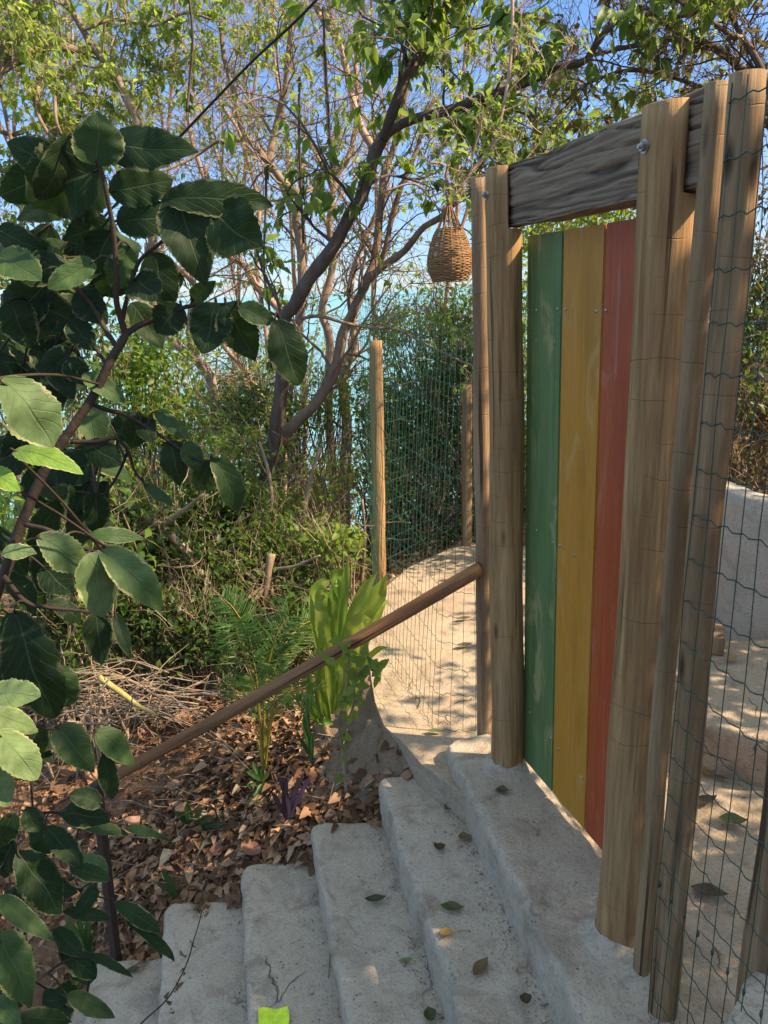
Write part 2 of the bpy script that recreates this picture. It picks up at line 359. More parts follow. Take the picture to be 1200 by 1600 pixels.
def mat_bigleaf():
    g = NG('variegated_leaf')
    uv = g.n('ShaderNodeUVMap').outputs[0]; sp = g.n('ShaderNodeSeparateXYZ', {0: uv})
    s_, v_ = sp.outputs[0], sp.outputs[1]
    av = g.math('MULTIPLY', g.math('ABSOLUTE', g.math('SUBTRACT', v_, .5)), 2.0)
    a = attr(g)
    nz = g.noise(g.coord('Object'), 34, 5, .7)
    base = g.ramp(a, [(0, (.006, .016, .006)), (.42, (.013, .034, .011)), (.60, (.065, .125, .042)), (.80, (.16, .235, .10)), (1, (.18, .33, .05))])  # light painted per leaf: pale end for sunlit leaves, dark end for shaded
    base = g.mix(g.ramp(nz, [(.35, 0), (.7, .5)]), base, (.018, .038, .02))
    q = g.math('FRACT', g.math('SUBTRACT', g.math('MULTIPLY', g.math('ADD', s_, g.math('MULTIPLY', nz, .10)), 7.0), g.math('MULTIPLY', av, 2.0)))
    vein = g.ramp(g.math('ABSOLUTE', g.math('SUBTRACT', q, .5)), [(.03, 1), (.10, 0)])
    mid = g.ramp(av, [(.02, 1), (.055, 0)])
    vv = g.math('MAXIMUM', g.math('MULTIPLY', vein, .14), g.math('MULTIPLY', mid, .45))
    base = g.mix(vv, base, g.mix(.5, base, (.20, .27, .14)))
    edge = g.math('ADD', av, g.math('MULTIPLY', g.math('SUBTRACT', nz, .5), .9))
    edge = g.math('MULTIPLY', g.ramp(edge, [(.90, 0), (.97, 1)]), g.ramp(g.noise(g.coord('Object', (1, 1, 1), (3, 1, 8)), 11, 3), [(.40, .1), (.62, .75)]))
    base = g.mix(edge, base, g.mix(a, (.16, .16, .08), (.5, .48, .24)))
    sp_ = g.noise(g.coord('Object', (1, 1, 1), (9, 2, 4)), 75, 3, .6); big = g.noise(g.coord('Object', (1, 1, 1), (2, 2, 6)), 16, 3)
    base = g.mix(g.math('MULTIPLY', g.ramp(sp_, [(.66, 0), (.71, .8)]), g.ramp(big, [(.5, 0), (.6, 1)])), base, (.10, .06, .03))
    puff = g.math('SUBTRACT', g.math('MULTIPLY', nz, .3), vv)
    b = g.bsdf(base, .55, g.bump(puff, .004, .8), Specular_IOR_Level=.16)
    tr = g.n('ShaderNodeBsdfTranslucent', {0: g.mix(.35, base, (.12, .22, .04))})
    return g.done(g.n('ShaderNodeMixShader', {0: .22, 1: b.outputs[0], 2: tr.outputs[0]}))
BIGLEAF = mat_bigleaf()
SHRUB_STEM = mat_bark('shrub_stem', (.03, .021, .016), (.06, .042, .032), (.045, .036, .022))

# ------------------------------------------------------------------ setting: terrain, path floor, sea
PATHL = [(2.0, .22), (2.5, .06), (2.77, -.04), (3.18, -.093), (3.51, -.111), (4.08, -.07), (4.3, -.02), (4.64, .148), (5.04, .52), (5.3, .9), (9, 4)]
def pathleft(y):
    return float(np.interp(y, [q[0] for q in PATHL], [q[1] for q in PATHL]))
def ground(x, y):
    xl = pathleft(max(y, 2.0)); s = x - xl
    if y > 4.6: s = x - 0.15 - (y-4.64)*0.4 if s > 0 else s
    if s >= 0.0:
        z = -.12
    else:
        k = np.interp(y, [2.6, 3.6, 6], [.66, .34, .16]); d = -s
        z = -np.interp(y, [2.6, 3.4], [.175, .12]) - k*min(d, 1.6) - .12*max(0, min(d, 5)-1.6)
        z += .05*mnoise.noise((x*1.7, y*1.7, 0)) + .02*mnoise.noise((x*6, y*6, 3))
    ye = 2.53 if x > -1.0 else 2.42
    if x > -.2 and x < .2 and y < 2.64: z -= .06
    if y < ye and x < .45: z = min(z, -.16-.6*max(0, .2-x)) - .12*min(1, (ye-y)/.08)
    if x > 1.35 and y > 1.0: z = max(z, -.12 + .35*(x-1.75) if x > 1.75 else -.12)
    fall = max(0, y-6.6 - .5*max(0, x))
    z -= .42*fall - .1*min(fall, 2)
    if x < -3: z -= .12*(-3-x)
    return max(z, -24)
def lin(a, b, st): return list(np.arange(a, b+1e-6, st))
xs = lin(-40, -8, 2)+lin(-7, -3, .5)+lin(-2.8, 2.6, .07)+lin(3, 8, .5)+lin(10, 40, 3)
ys = lin(-8, 0, 1)+lin(.5, 2, .25)+lin(2.1, 3.0, .04)+lin(3.07, 6.4, .07)+lin(6.6, 12, .4)+lin(13, 80, 3)
mb = MB()
V = []
for y in ys:
    for x in xs:
        V.append((x, y, ground(x, y)))
nx = len(xs)
Q = [(j*nx+i, j*nx+i+1, (j+1)*nx+i+1, (j+1)*nx+i) for j in range(len(ys)-1) for i in range(nx-1)]
mb.add(V, Q); tag(mb.build('ground', SOIL), kind='structure')

mb = MB()
mb.add([(-40000, 20, -23), (40000, 20, -23), (40000, 45000, -23), (-40000, 45000, -23)], [[0, 1, 2, 3]])
tag(mb.build('sea', SEA, smooth=False), kind='structure')

# concrete path sheet: left edge follows the fence, spreads behind the gate
pl = [(1.0, .62), (1.5, .40), (2.2, .30), (2.5, .10), (2.62, .045), (2.77, -.04), (2.97, -.075), (3.18, -.093), (3.35, -.105), (3.51, -.111), (3.8, -.095), (4.08, -.06), (4.27, -.021), (4.45, .06), (4.64, .148), (4.82, .31), (5.04, .521)]
top = []; 
for y, x in pl: top.append((x+.006*mnoise.noise((0, y*9, 1)), y, -.06 + .012*mnoise.noise((x*2, y*2, 5))))
right = [(.66, 5.06, -.06), (.85, 4.98, -.06), (1.3, 4.7, -.06), (1.9, 4.2, -.06), (2.4, 3.2, -.06), (2.6, 1.0, -.06), (2.4, 0.2, -.06), (.9, .2, -.06)]
outl = top + right
bm = bmesh.new()
vs = [bm.verts.new(p) for p in outl]
f = bm.faces.new(vs)
r = bmesh.ops.extrude_face_region(bm, geom=[f])
low = [e for e in r['geom'] if isinstance(e, bmesh.types.BMVert)]
for v in low: v.co.z = -.4
bmesh.ops.recalc_face_normals(bm, faces=bm.faces)
me = bpy.data.meshes.new('path'); bm.to_mesh(me); bm.free(); me.materials.append(CONC_F)
o = bpy.data.objects.new('path', me); COL.objects.link(o); tag(o, kind='structure')

# mud bank beside the path edge
mb = MB(); V = []; n = 60; m = 26
for i in range(n):
    y = 2.60 + i*(3.7-2.60)/(n-1); xl = float(np.interp(y, [q[0] for q in pl], [q[1] for q in pl]))
    for j in range(m):
        t = j/(m-1); x = xl + .02 + .02*mnoise.noise((y*8, 2, 2)) - t*(.30+.06*mnoise.noise((y*4, 0, 8)))
        k = min(1, t*4)
        z = (ground(x, y)+.03)*min(1, t*3) - .07*(1-min(1, t*3)) - .06*max(0, t-.75)*4 - .05*max(0, (2.68-y)/.08) + .8*k*(.05*mnoise.noise((x*11, y*11, 0)) + .035*mnoise.noise((x*27, y*27, 2)) + .016*mnoise.noise((x*60, y*60, 2)))
        V.append((x + k*.02*mnoise.noise((y*12, t*6, 1)), y, z))
mb.add(V, [(i*m+j, (i+1)*m+j, (i+1)*m+j+1, i*m+j+1) for i in range(n-1) for j in range(m-1)])
tag(mb.build('mud_bank', MUD), kind='structure')

# ------------------------------------------------------------------ stairs
STEP = [ # far corner of the front edge, near end of the front edge (x at y=.75), z
    (.190, 2.555, .545, .75, 0.0), (-.075, 2.60, .30, .75, -.17), (-.343, 2.55, .02, .75, -.34),
    (-.632, 2.55, -.26, .75, -.51), (-.95, 2.545, -.57, .75, -.68), (-1.235, 2.45, -.86, .75, -.85), (-1.52, 2.40, -1.14, .75, -1.02)]
stairs = thing('concrete_stairs', 'rough grey concrete stairs with rounded treads going down from the gate to the left', 'stairs', (-.3, 1.7, -.85))
def rounded(poly, rads, step=.035):
    out = []; n = len(poly)
    P = [np.array(p, float) for p in poly]
    for i in range(n):
        a, b, c = P[i-1], P[i], P[(i+1) % n]; r_ = rads[i]
        d0 = unit(a-b); d1 = unit(c-b); s0 = b+d0*r_; s1 = b+d1*r_
        for k in range(6):
            t = k/5; out.append((1-t)**2*s0 + 2*t*(1-t)*b + t*t*s1)
        e = P[(i+1) % n]+unit(b-P[(i+1) % n])*rads[(i+1) % n]
        L = np.linalg.norm(e-s1); m = int(L/step)
        for k in range(1, m): out.append(s1+(e-s1)*k/m)
    return np.array(out)
def slab(name, poly, rads, z, zb, mat, parent, seed, wob=.007):
    O = rounded(poly, rads); n = len(O)
    c = O.mean(0); tn = np.roll(O, -1, 0)-np.roll(O, 1, 0); nr = np.stack([tn[:, 1], -tn[:, 0]], 1); nr /= np.linalg.norm(nr, axis=1)[:, None]+1e-9
    if ((O-c)*nr).sum() < 0: nr = -nr
    w = np.array([1.3*wob*mnoise.noise((p[0]*7, p[1]*7, seed)) + wob*.8*mnoise.noise((p[0]*23, p[1]*23, seed)) + wob*.5*mnoise.noise((p[0]*60, p[1]*60, seed)) for p in O])
    chip = np.array([max(0, mnoise.noise((p[0]*13, p[1]*13, seed+3))-.28) for p in O])
    rings = [(0.004, zb), (.002, z-.09), (.005, z-.035), (.001, z-.014), (-.003, z-.005), (-.009, z-.0005), (-.018, z+.001)]
    V = []; K_ = len(rings)
    for k, (off, zz) in enumerate(rings):
        wk = np.array([wob*.8*mnoise.noise((p[0]*15, p[1]*15, zz*30+seed)) for p in O])
        pts = O + nr*(off+w+(wk if k < 5 else 0)-chip*(.05 if k in (3, 4) else .075 if k == 5 else .0))[:, None]
        zv = np.full(n, zz) + (np.array([.005*mnoise.noise((p[0]*6, p[1]*6, seed+9)) for p in O]) if 1 < k < K_-1 else 0)
        V.append(np.column_stack([pts, zv]))
    # inner fill rings toward the centre line keep the top lightly uneven
    V = np.concatenate(V, 0); K = len(rings)
    i = np.arange(n); i2 = (i+1) % n
    Q = np.concatenate([np.stack([k*n+i, k*n+i2, (k+1)*n+i2, (k+1)*n+i], 1) for k in range(K-1)], 0)
    a = .5*np.sum(O[:, 0]*np.roll(O[:, 1], -1)-np.roll(O[:, 0], -1)*O[:, 1])
    last = V[-n:]; cc = np.array([last[:, 0].mean(), last[:, 1].mean()]); ex = []; NS = 9
    for q in range(1, NS):
        f_ = 1-q/NS; pts = cc+(last[:, :2]-cc)*f_
        ex.append(np.column_stack([pts, [z+.001+.006*mnoise.noise((p[0]*5, p[1]*5, seed+9))+.0025*mnoise.noise((p[0]*17, p[1]*17, seed)) for p in pts]]))
    V = np.concatenate([V]+ex+[[[cc[0], cc[1], z+.001]]], 0); K2 = K+NS-1
    Q = np.concatenate([Q]+[np.stack([k*n+i, k*n+i2, (k+1)*n+i2, (k+1)*n+i], 1) for k in range(K-1, K2-1)], 0)
    T = np.stack([(K2-1)*n+i, (K2-1)*n+i2, np.full(n, K2*n)], 1)
    if a < 0: Q = Q[:, ::-1]; T = T[:, ::-1]
    mb = MB(); mb.add(V, Q, T)
    return mb.build(name, mat, parent)
for i, (fx, fy, nx_, ny, z) in enumerate(STEP):
    if i == 0:
        poly = [(fx, fy), (.40, fy+.06), (.455, 2.40), (.70, 1.42), (.80, .9), (nx_+.02, .9)]
        poly = [(fx, fy), (.36, 2.60), (.475, 2.50), (.640, 1.75), (.665, 1.45), (.60, 1.30), (.56, .9), (nx_-.05, .9)]
        rads = [.05, .02, .02, .02, .03, .03, .02, .02]
    else:
        px_, py, pnx, pny, pz = STEP[i-1]
        poly = [(fx, fy), (px_+.10, fy+.004), (pnx+.10, ny), (nx_, ny)]
        rads = [.06, .02, .02, .02]
    slab('step', poly, rads, z, z-.42, CONC, stairs, i*3.7)

# ------------------------------------------------------------------ logs and gate
def log_obj(name, p0, p1, r0, r1, mat, parent=None, bend=0.0, sides=28, wob=.05, seed=0.0, lean=None, notch=None):
    p0 = np.array(p0, float); p1 = np.array(p1, float); L = np.linalg.norm(p1-p0); zax = unit(p1-p0)
    xax = unit(np.cross([0, 1, 0], zax)) if abs(zax[1]) < .9 else unit(np.cross([1, 0, 0], zax)); yax = np.cross(zax, xax)
    n = max(8, int(L/.045)); V = []
    for k in range(n):
        t = k/(n-1); z = t*L; r = r0+(r1-r0)*t
        if k == n-1: r *= .965
        cx = bend*math.sin(math.pi*t)+.006*mnoise.noise((z*2, seed, 0)); cy = .006*mnoise.noise((z*2, seed, 7))
        for s in range(sides):
            a = 2*math.pi*s/sides
            rr = r*(1+wob*mnoise.noise((math.cos(a)*1.3+seed, math.sin(a)*1.3, z*2.2))+wob*.4*mnoise.noise((math.cos(a)*4+seed, math.sin(a)*4, z*7)))
            V.append((cx+rr*math.cos(a), cy+rr*math.sin(a), z))
    V = np.array(V)
    i = np.arange(n-1)[:, None]*sides; j = np.arange(sides)[None, :]; j2 = (j+1) % sides
    Q = np.stack([i+j, i+j2, i+sides+j2, i+sides+j], -1).reshape(-1, 4)
    mb = MB(); mb.add(V, Q, None, .5, None, [list(range(sides))[::-1], [(n-1)*sides+k for k in range(sides)]])
    o = mb.build(name, mat, None)
    M = Matrix(((xax[0], yax[0], zax[0], p0[0]), (xax[1], yax[1], zax[1], p0[1]), (xax[2], yax[2], zax[2], p0[2]), (0, 0, 0, 1)))
    o.matrix_world = M
    if parent is not None:
        o.parent = parent; o.matrix_world = M
        o.matrix_parent_inverse = Matrix.Identity(4); pl_ = np.array(parent['_loc']); o.matrix_basis = Matrix.Translation(Vector(-pl_)) @ M
    return o

LP = np.array([.398, 2.385]); RP = np.array([.563, 1.618])
gd = unit(RP-LP); gn = np.array([-gd[1], gd[0]])     # gn points behind the gate (to the right)
gate = thing('gate_frame', 'timber gate frame of two round posts bolted to a weathered crossbeam', 'gate frame', (.48, 2.0, 0))
def notched(o, cx, cy, side_n, z0, z1):
    """cut the back half of the log away between z0 and z1 (the lap joint that carries the beam)"""
    for v in o.data.vertices:
        pass
lpost = log_obj('post', (LP[0], LP[1], -.03), (.386, 2.385, 1.972), .058, .052, LOG_A, gate, .005, seed=1.0)
rpost = log_obj('post', (RP[0], RP[1], -.03), (.588, 1.618, 1.966), .0620, .058, LOG_B, gate, .011, seed=5.0, sides=32)
# flatten the back of both posts where the beam sits: push vertices behind the cut plane back to it
BZ0, BZ1 = 1.806, 1.980
def lap(o, cut):
    me = o.data; mw = o.matrix_basis; par = Vector(gate['_loc'])
    inv = mw.inverted()
    bm = bmesh.new(); bm.from_mesh(me)
    # slice at the shoulder so it is crisp
    zl = BZ0-.004
    bmesh.ops.bisect_plane(bm, geom=bm.verts[:]+bm.edges[:]+bm.faces[:], plane_co=(0, 0, zl+.03), plane_no=(0, 0, 1))
    bmesh.ops.bisect_plane(bm, geom=bm.verts[:]+bm.edges[:]+bm.faces[:], plane_co=(0, 0, zl+.033), plane_no=(0, 0, 1))
    for v in bm.verts:
        if v.co.z > zl+.0315:
            w = mw @ v.co + par
            d = (w.x-o['cx'])*gn[0] + (w.y-o['cy'])*gn[1]
            if d > cut:
                w.x -= gn[0]*(d-cut); w.y -= gn[1]*(d-cut); v.co = inv @ (w-par)
    bm.to_mesh(me); bm.free()
for o, c in ((lpost, (.387, 2.385)), (rpost, (.590, 1.618))): o['cx'], o['cy'] = c
lap(lpost, -.006); lap(rpost, -.006)
for o in (lpost, rpost):
    del o['cx']; del o['cy']
# weathered beam: dense grid displaced along the grain
def beam():
    A_ = np.array([.387, 2.385])+gn*(-.001+.033); B_ = np.array([.590, 1.618])+gn*(-.001+.033); bd = unit(B_-A_); a = A_ - bd*.045; L = .925; hgt = .166; th = .066
    nL, nH, nT = 170, 54, 18
    prof = []
    for k in range(nH): prof.append((0, k/nH))
    for k in range(nT): prof.append((k/nT, 1))
    for k in range(nH): prof.append((1, 1-k/nH))
    for k in range(nT): prof.append((1-k/nT, 0))
    m = len(prof); V = []; var = []
    for i in range(nL+1):
        l = L*i/nL
        for (t, h) in prof:
            y = (t-.5)*th; z = (h-.5)*hgt
            n1 = mnoise.noise((l*2.4, z*26+.7*mnoise.noise((l*5, z*9, 3)), y*26)); n2 = mnoise.noise((l*7, z*70, y*70+5)); n3 = mnoise.noise((l*1.5, z*12, y*12+11))
            c1 = max(0, 1-abs(mnoise.noise((l*1.6, z*30+.5*mnoise.noise((l*6, z*14, 3)), y*30+2)))*7); c2 = max(0, 1-abs(mnoise.noise((l*2.6+7, z*62, y*62+9)))*6); ridge = 1-max(c1, .6*c2)
            d = -.013*c1*(.4+n3*1.2 if n3 > -.2 else .16) - .005*c2 + .003*n2 + .007*n3 + .006*n1
            if h in (0, 1) and 0 < t < 1: d *= .7
            rr = math.hypot(y/(th/2), z/(hgt/2))+1e-6
            ny_ = (t-.5)*2 if abs(t-.5) > .49 else 0; nz_ = (h-.5)*2 if abs(h-.5) > .49 else 0
            corner = (abs(t-.5) > .45) and (abs(h-.5) > .45)
            if corner: d -= .006
            V.append((l + .004*mnoise.noise((0, z*60, y*60))*(i in (0, nL)), y+ny_*d, z+nz_*d + .006*mnoise.noise((l*2.2, 9, 0)) + .004*mnoise.noise((l*6, 4, 0))))
            var.append(min(1, max(0, ridge)))
    Q = [(i*m+j, i*m+(j+1) % m, (i+1)*m+(j+1) % m, (i+1)*m+j) for i in range(nL) for j in range(m)]
    # end caps, ridged in section
    base = len(V); caps = []
    for e, i in ((0, 0), (1, nL)):
        for k in range(nH+1):
            for q in range(nT+1):
                h = k/nH; t = q/nT
                y = (t-.5)*th*.97; z = (h-.5)*hgt*.97
                n1 = abs(mnoise.noise((e*5, z*34, y*8)))
                V.append(((0 if e == 0 else L) + (-1 if e == 0 else 1)*(.012*(n1-.35) - .002), y, z)); var.append(min(1, n1*1.6))
        o0 = base+e*(nH+1)*(nT+1)
        for k in range(nH):
            for q in range(nT):
                f = (o0+k*(nT+1)+q, o0+k*(nT+1)+q+1, o0+(k+1)*(nT+1)+q+1, o0+(k+1)*(nT+1)+q)
                caps.append(f if e else f[::-1])
    mb = MB(); mb.add(V, Q+caps, None, np.array(var))
    o = mb.build('beam', BEAM_M, None)
    ang = math.atan2(bd[1], bd[0]); c = a
    M = Matrix.Translation((c[0], c[1], (BZ0+BZ1)/2)) @ Matrix.Rotation(ang, 4, 'Z') @ Matrix.Rotation(R(.25), 4, 'Y')
    o.parent = gate; o.matrix_basis = Matrix.Translation(-Vector(gate['_loc'])) @ M
    return o
beam()
def bolt(u, v, pc, r):
    d = ray(u, v); q = EYEP + d*((pc[1]/d[1]))
    nrm = np.array([-gn[0], -gn[1], 0]); p = np.array([pc[0], pc[1], q[2]]) + nrm*(r-.001)
    mb = MB()
    mb.tube([p, p+nrm*.004], [.0135, .0135], 20); mb.tube([p+nrm*.004, p+nrm*.011], [.009, .009], 6); mb.tube([p+nrm*.011, p+nrm*.017], [.005, .004], 10)
    mb.build('bolt', STEEL, gate, smooth=False)
bolt(768, 305, (.389, 2.385), .0535); bolt(1017, 230, (.5915, 1.618), .0595)

# door of three painted planks
DL = np.array([.459, 2.402]); dd = unit(np.array([.621-.458, 1.87-2.41])); dn = np.array([-dd[1], dd[0]])
door = thing('gate_door', 'gate door of green, yellow and red painted vertical boards', 'door', (DL[0]+dd[0]*.33, DL[1]+dd[1]*.33, .03))
def plank(s0, s1, mat, screws, label):
    cx = DL+dd*(s0+s1)/2; w = s1-s0-.005; th = .022; z0, z1 = .028, 1.783
    bm = bmesh.new(); bmesh.ops.create_cube(bm, size=1)
    for v in bm.verts: v.co = Vector((v.co.x*w, v.co.y*th, (v.co.z+.5)*(z1-z0)))
    bmesh.ops.bevel(bm, geom=bm.edges[:], offset=.0025, segments=2, affect='EDGES')
    me = bpy.data.meshes.new('plank'); bm.to_mesh(me); bm.free(); me.materials.append(mat)
    o = bpy.data.objects.new('plank', me); COL.objects.link(o); o.parent = door
    o['label'] = label
    M = Matrix.Translation((cx[0], cx[1], z0)) @ Matrix.Rotation(math.atan2(dd[1], dd[0]), 4, 'Z')
    o.matrix_basis = Matrix.Translation(-Vector(door['_loc'])) @ M
    for (u, v) in screws:
        d = ray(u, v); # hit door front plane
        pn = np.array([dn[0], dn[1], 0]); p0 = np.array([DL[0], DL[1], 0]) - pn*(th/2)
        t = ((p0-EYEP)@pn)/(d@pn); q = EYEP+d*t
        mb = MB(); mb.tube([q+pn*.002, q-pn*.0015, q-pn*.0032], [.0052, .0048, .0022], 10)
        so = mb.build('screw', STEEL, None); so.parent = o; so.matrix_parent_inverse = M.inverted()
plank(.022, .227, GREEN_P, [(825, 484), (838, 485), (871, 483), (838, 533), (822, 819), (839, 829), (864, 848), (828, 1113), (860, 1153)], 'green painted board')
plank(.227, .428, YELL_P, [(884, 483), (932, 486), (875, 852), (897, 867), (872, 1170), (909, 1215)], 'yellow painted board')
plank(.428, .70, RED_P, [(947, 485)], 'red painted board')
mb = MB()   # ledges on the back of the boards
for z in (.33, .95, 1.55):
    c = DL+dd*.35+dn*.030; mb2 = MB(); mb2.box((c[0], c[1], z), (.62, .034, .09), math.atan2(dd[1], dd[0])); mb2.build('batten', LOG_C, door, smooth=False)

# free-standing posts
def post(label, p0, p1, r0, r1, mat, bend=0.0, seed=0.0, group=None, name='timber_post'):
    o = log_obj(name, p0, p1, r0, r1, mat, None, bend, seed=seed); tag(o, label, 'rail' if name == 'handrail' else 'post', group or (None if name == 'handrail' else 'standing timber posts')); return o
post('slim round post standing close behind the far gate post, handrail end against it', (.352, 2.618, -.05), (.350, 2.618, 1.975), .030, .028, LOG_D, 0, 2.0)
post('thin greyed pole leaning beside the right gate post', (.580, 1.490, -.03), (.617, 1.490, 1.972), .0215, .0215, LOG_C, -.004, 11.0)
post('thick round fence post with wire mesh stapled on, right of the thin pole', (.598, 1.400, -.08), (.629, 1.400, 1.965), .0320, .0295, LOG_C, 0, 14.0)
post('rough brown post at the right edge of the photo behind the wire mesh', (.745, 1.235, -.08), (.722, 1.235, 2.1), .058, .05, LOG_D, .012, 17.0)
post('sunlit square-ish fence post among the shrubs at the end of the mesh fence', (-.046, 4.225, -.1), (gy(587, 532, 4.225)[0], 4.225, gy(585, 532, 4.225)[2]), .038, .036, LOG_A, 0, 19.0)
post('weathered shaded fence post at the far end of the concrete path', (.56, 5.02, -.1), (.575, 5.02, gy(731, 602, 5.02)[2]), .037, .036, LOG_C, 0, 23.0)

# handrail and its stake
post('round wooden handrail pole sloping down beside the stairs', (-1.22, 2.505, -.145), (.340, 2.588, .675), .021, .0265, RAIL_M, 0.004, 27.0, name='handrail')
stk = MB()
b0 = np.array([-1.154, 2.475, -.9]); b1 = gy(150, 1222, 2.45)
xa = unit(np.array([1, .2, 0]))
for (t0, t1, w) in ((0, 1, .0),):
    P = [b0, b0+(b1-b0)*.5, b1-np.array([0, 0, .006]), b1]; stk.tube(P, [.021, .021, .021, .015], 4)
tag(stk.build('stake', STAKE_M, smooth=False), 'dark square stake at the foot of the handrail beside the lowest steps', 'stake')

# ------------------------------------------------------------------ wire mesh fences
def mesh_fence(label, top, bot, du, nh, mat, r, hz, wav=.004, name='wire_fence', knots=None):
    """ruled surface between a top and a bottom polyline; verticals every du metres, nh horizontals at fractions hz"""
    def resample(P, n):
        P = np.asarray(P, float); d = np.concatenate([[0], np.cumsum(np.linalg.norm(np.diff(P, axis=0), axis=1))]); t = np.linspace(0, d[-1], n)
        return np.stack([np.interp(t, d, P[:, k]) for k in range(3)], 1)
    L = np.linalg.norm(np.diff(np.asarray(top, float), axis=0), axis=1).sum(); n = int(L/du)+1
    A, B = resample(top, n), resample(bot, n)
    mbv = MB()
    for i in range(n):
        k = 12; t = np.linspace(0, 1, k)[:, None]; P = A[i]*(1-t)+B[i]*t
        P = P + np.random.normal(0, wav*.35, P.shape)*np.array([1, 1, 0])
        mbv.tube(P, r, 4, cap=False)
    A2, B2 = resample(top, n*3), resample(bot, n*3)
    ph = np.arange(n*3)*2*math.pi/3
    for h in hz:
        P = A2*(1-h)+B2*h; P[:, 2] += wav*np.sin(ph)+np.random.normal(0, wav*.3, len(P))
        mbv.tube(P, r*1.12, 4, cap=False)
    if knots is not None:
        P = A*(1-knots)+B*knots
        for i in range(n):
            q = P[i]
            mbv.tube([q+(-.0,-.0,-.008) , q, q+(0,0,.008)], [r*1.6, r*2.6, r*1.6], 6)
    o = mbv.build(name, mat); tag(o, label, 'fence', 'green wire mesh fences'); return o
NF = lambda y: (.598 + (1.43-y)*.2145, y)
nfa = NF(1.462); nfb = NF(.95)
off = np.array([-.0455, -.0095, 0])
a3 = np.array([nfa[0], nfa[1], 0])+off; b3 = np.array([nfb[0], nfb[1], 0])+off
hz = [(.015+.0445*k) for k in range(0, 22)] + [.985]
a3t = np.array([.597, 1.392, 0])
mesh_fence('green wire mesh panel stapled to the posts right of the gate', [a3t+(0, 0, 1.95), a3t+(.098, -.46, 1.97)], [np.array([.562, 1.392, -.03]), np.array([.66, .932, -.03])], .047, 20, WIRE, .00135, hz, .004, knots=.80)
tz = 1.50
mesh_fence('green wire mesh fence from the far gate post along the concrete path', [(.325, 2.66, tz), (-.085, 4.2, tz+.08)], [(.325, 2.70, -.055), (.165, 2.72, -.055), (-.075, 3.58, -.055), (-.085, 4.2, -.06)], .047, 14, WIRE_F, .0010, [0, .06, .13, .2, .27, .34, .41, .48, .55, .62, .69, .76, .83, .9, .96, 1.0], .005)
mesh_fence('green wire mesh fence across the end of the concrete path in front of the thicket', [(-.05, 4.27, 1.62), (.56, 5.065, 1.62), (1.6, 5.0, 1.62)], [(-.03, 4.30, -.05), (.52, 5.08, -.05), (1.6, 5.05, -.05)], .05, 14, WIRE_F, .0010, [0, .07, .14, .21, .28, .35, .42, .49, .56, .63, .7, .77, .84, .91, 1.0], .004)

# ------------------------------------------------------------------ right hand concrete
slabwall = MB()
def curved_wall():
    P = cr([(1.60, 3.62), (1.66, 3.36), (1.86, 3.16), (2.2, 3.02), (2.7, 2.95)], 8); n = len(P)
    V = []; th = .12
    tn = np.gradient(P, axis=0); tn /= np.linalg.norm(tn, axis=1)[:, None]; nr = np.stack([tn[:, 1], -tn[:, 0]], 1)
    prof = [(0, -.1), (0, .2), (0.002, .5), (.004, .655), (.018, .672), (.10, .672), (th, .655), (th, -.1)]
    for i in range(n):
        for (o_, z) in prof:
            w = .006*mnoise.noise((P[i, 0]*6, P[i, 1]*6, z*5))
            q = P[i] - nr[i]*(o_+w) * -1 * -1
            V.append((q[0], q[1], z+.006*mnoise.noise((P[i, 0]*4, 3, P[i, 1]*4))*(z > .3)))
    m = len(prof)
    Q = [(i*m+j, (i+1)*m+j, (i+1)*m+j+1, i*m+j+1) for i in range(n-1) for j in range(m-1)]
    mb = MB(); mb.add(V, Q, None, .5, None, [list(range(m)), [(n-1)*m+j for j in range(m)][::-1]])
    bm = bmesh.new()
    o = mb.build('concrete_wall', CONC_W)
    bm.from_mesh(o.data); bmesh.ops.recalc_face_normals(bm, faces=bm.faces); bm.to_mesh(o.data); bm.free()
    return tag(o, 'pale curved concrete wall behind the wire mesh on the right', 'wall')
curved_wall()
cb = thing('concrete_ledge', 'low rough concrete ledge on the floor at the foot of the curved wall', 'ledge', (1.5, 2.8, -.06))
slab('ledge', [(1.02, 2.44), (1.22, 3.02), (1.60, 3.06), (2.1, 2.88), (2.0, 2.2), (1.30, 2.25)], [.05, .03, .05, .03, .05, .05], .12, -.2, CONC_F, cb, 31.0, .012)
# small wooden block against the wall
wb = MB(); c = gz(1128, 1000, .16)
mbk = MB()
bmk = bmesh.new(); bmesh.ops.create_cube(bmk, size=1)
for v in bmk.verts: v.co = Vector((v.co.x*.12, v.co.y*.16, v.co.z*.075))
bmesh.ops.bevel(bmk, geom=bmk.edges[:], offset=.004, segments=2, affect='EDGES')
me = bpy.data.meshes.new('wooden_block'); bmk.to_mesh(me); bmk.free(); me.materials.append(LOG_D)
o = bpy.data.objects.new('wooden_block', me); COL.objects.link(o); o.location = (1.36, 2.99, .122+.038); o.rotation_euler = (0, 0, R(-20))
tag(o, 'small brown wooden block on the concrete ledge by the curved wall', 'block')
fb = thing('concrete_kerb', 'corner of a rough concrete kerb at the bottom right of the photo', 'kerb', (.8, 1.1, -.06))
e0 = gz(1138, 1594, .32); e1 = gz(1202, 1478, .32); ed = unit(e1-e0); en = np.array([ed[1], -ed[0], 0])
kp = [e0-ed*.35, e1+ed*.06, e1+ed*.06+en*.5, e0-ed*.35+en*.5]
slab('kerb', [(q[0], q[1]) for q in kp], [.02, .03, .02, .02], .32, -.1, CONC, fb, 44.0, .008)

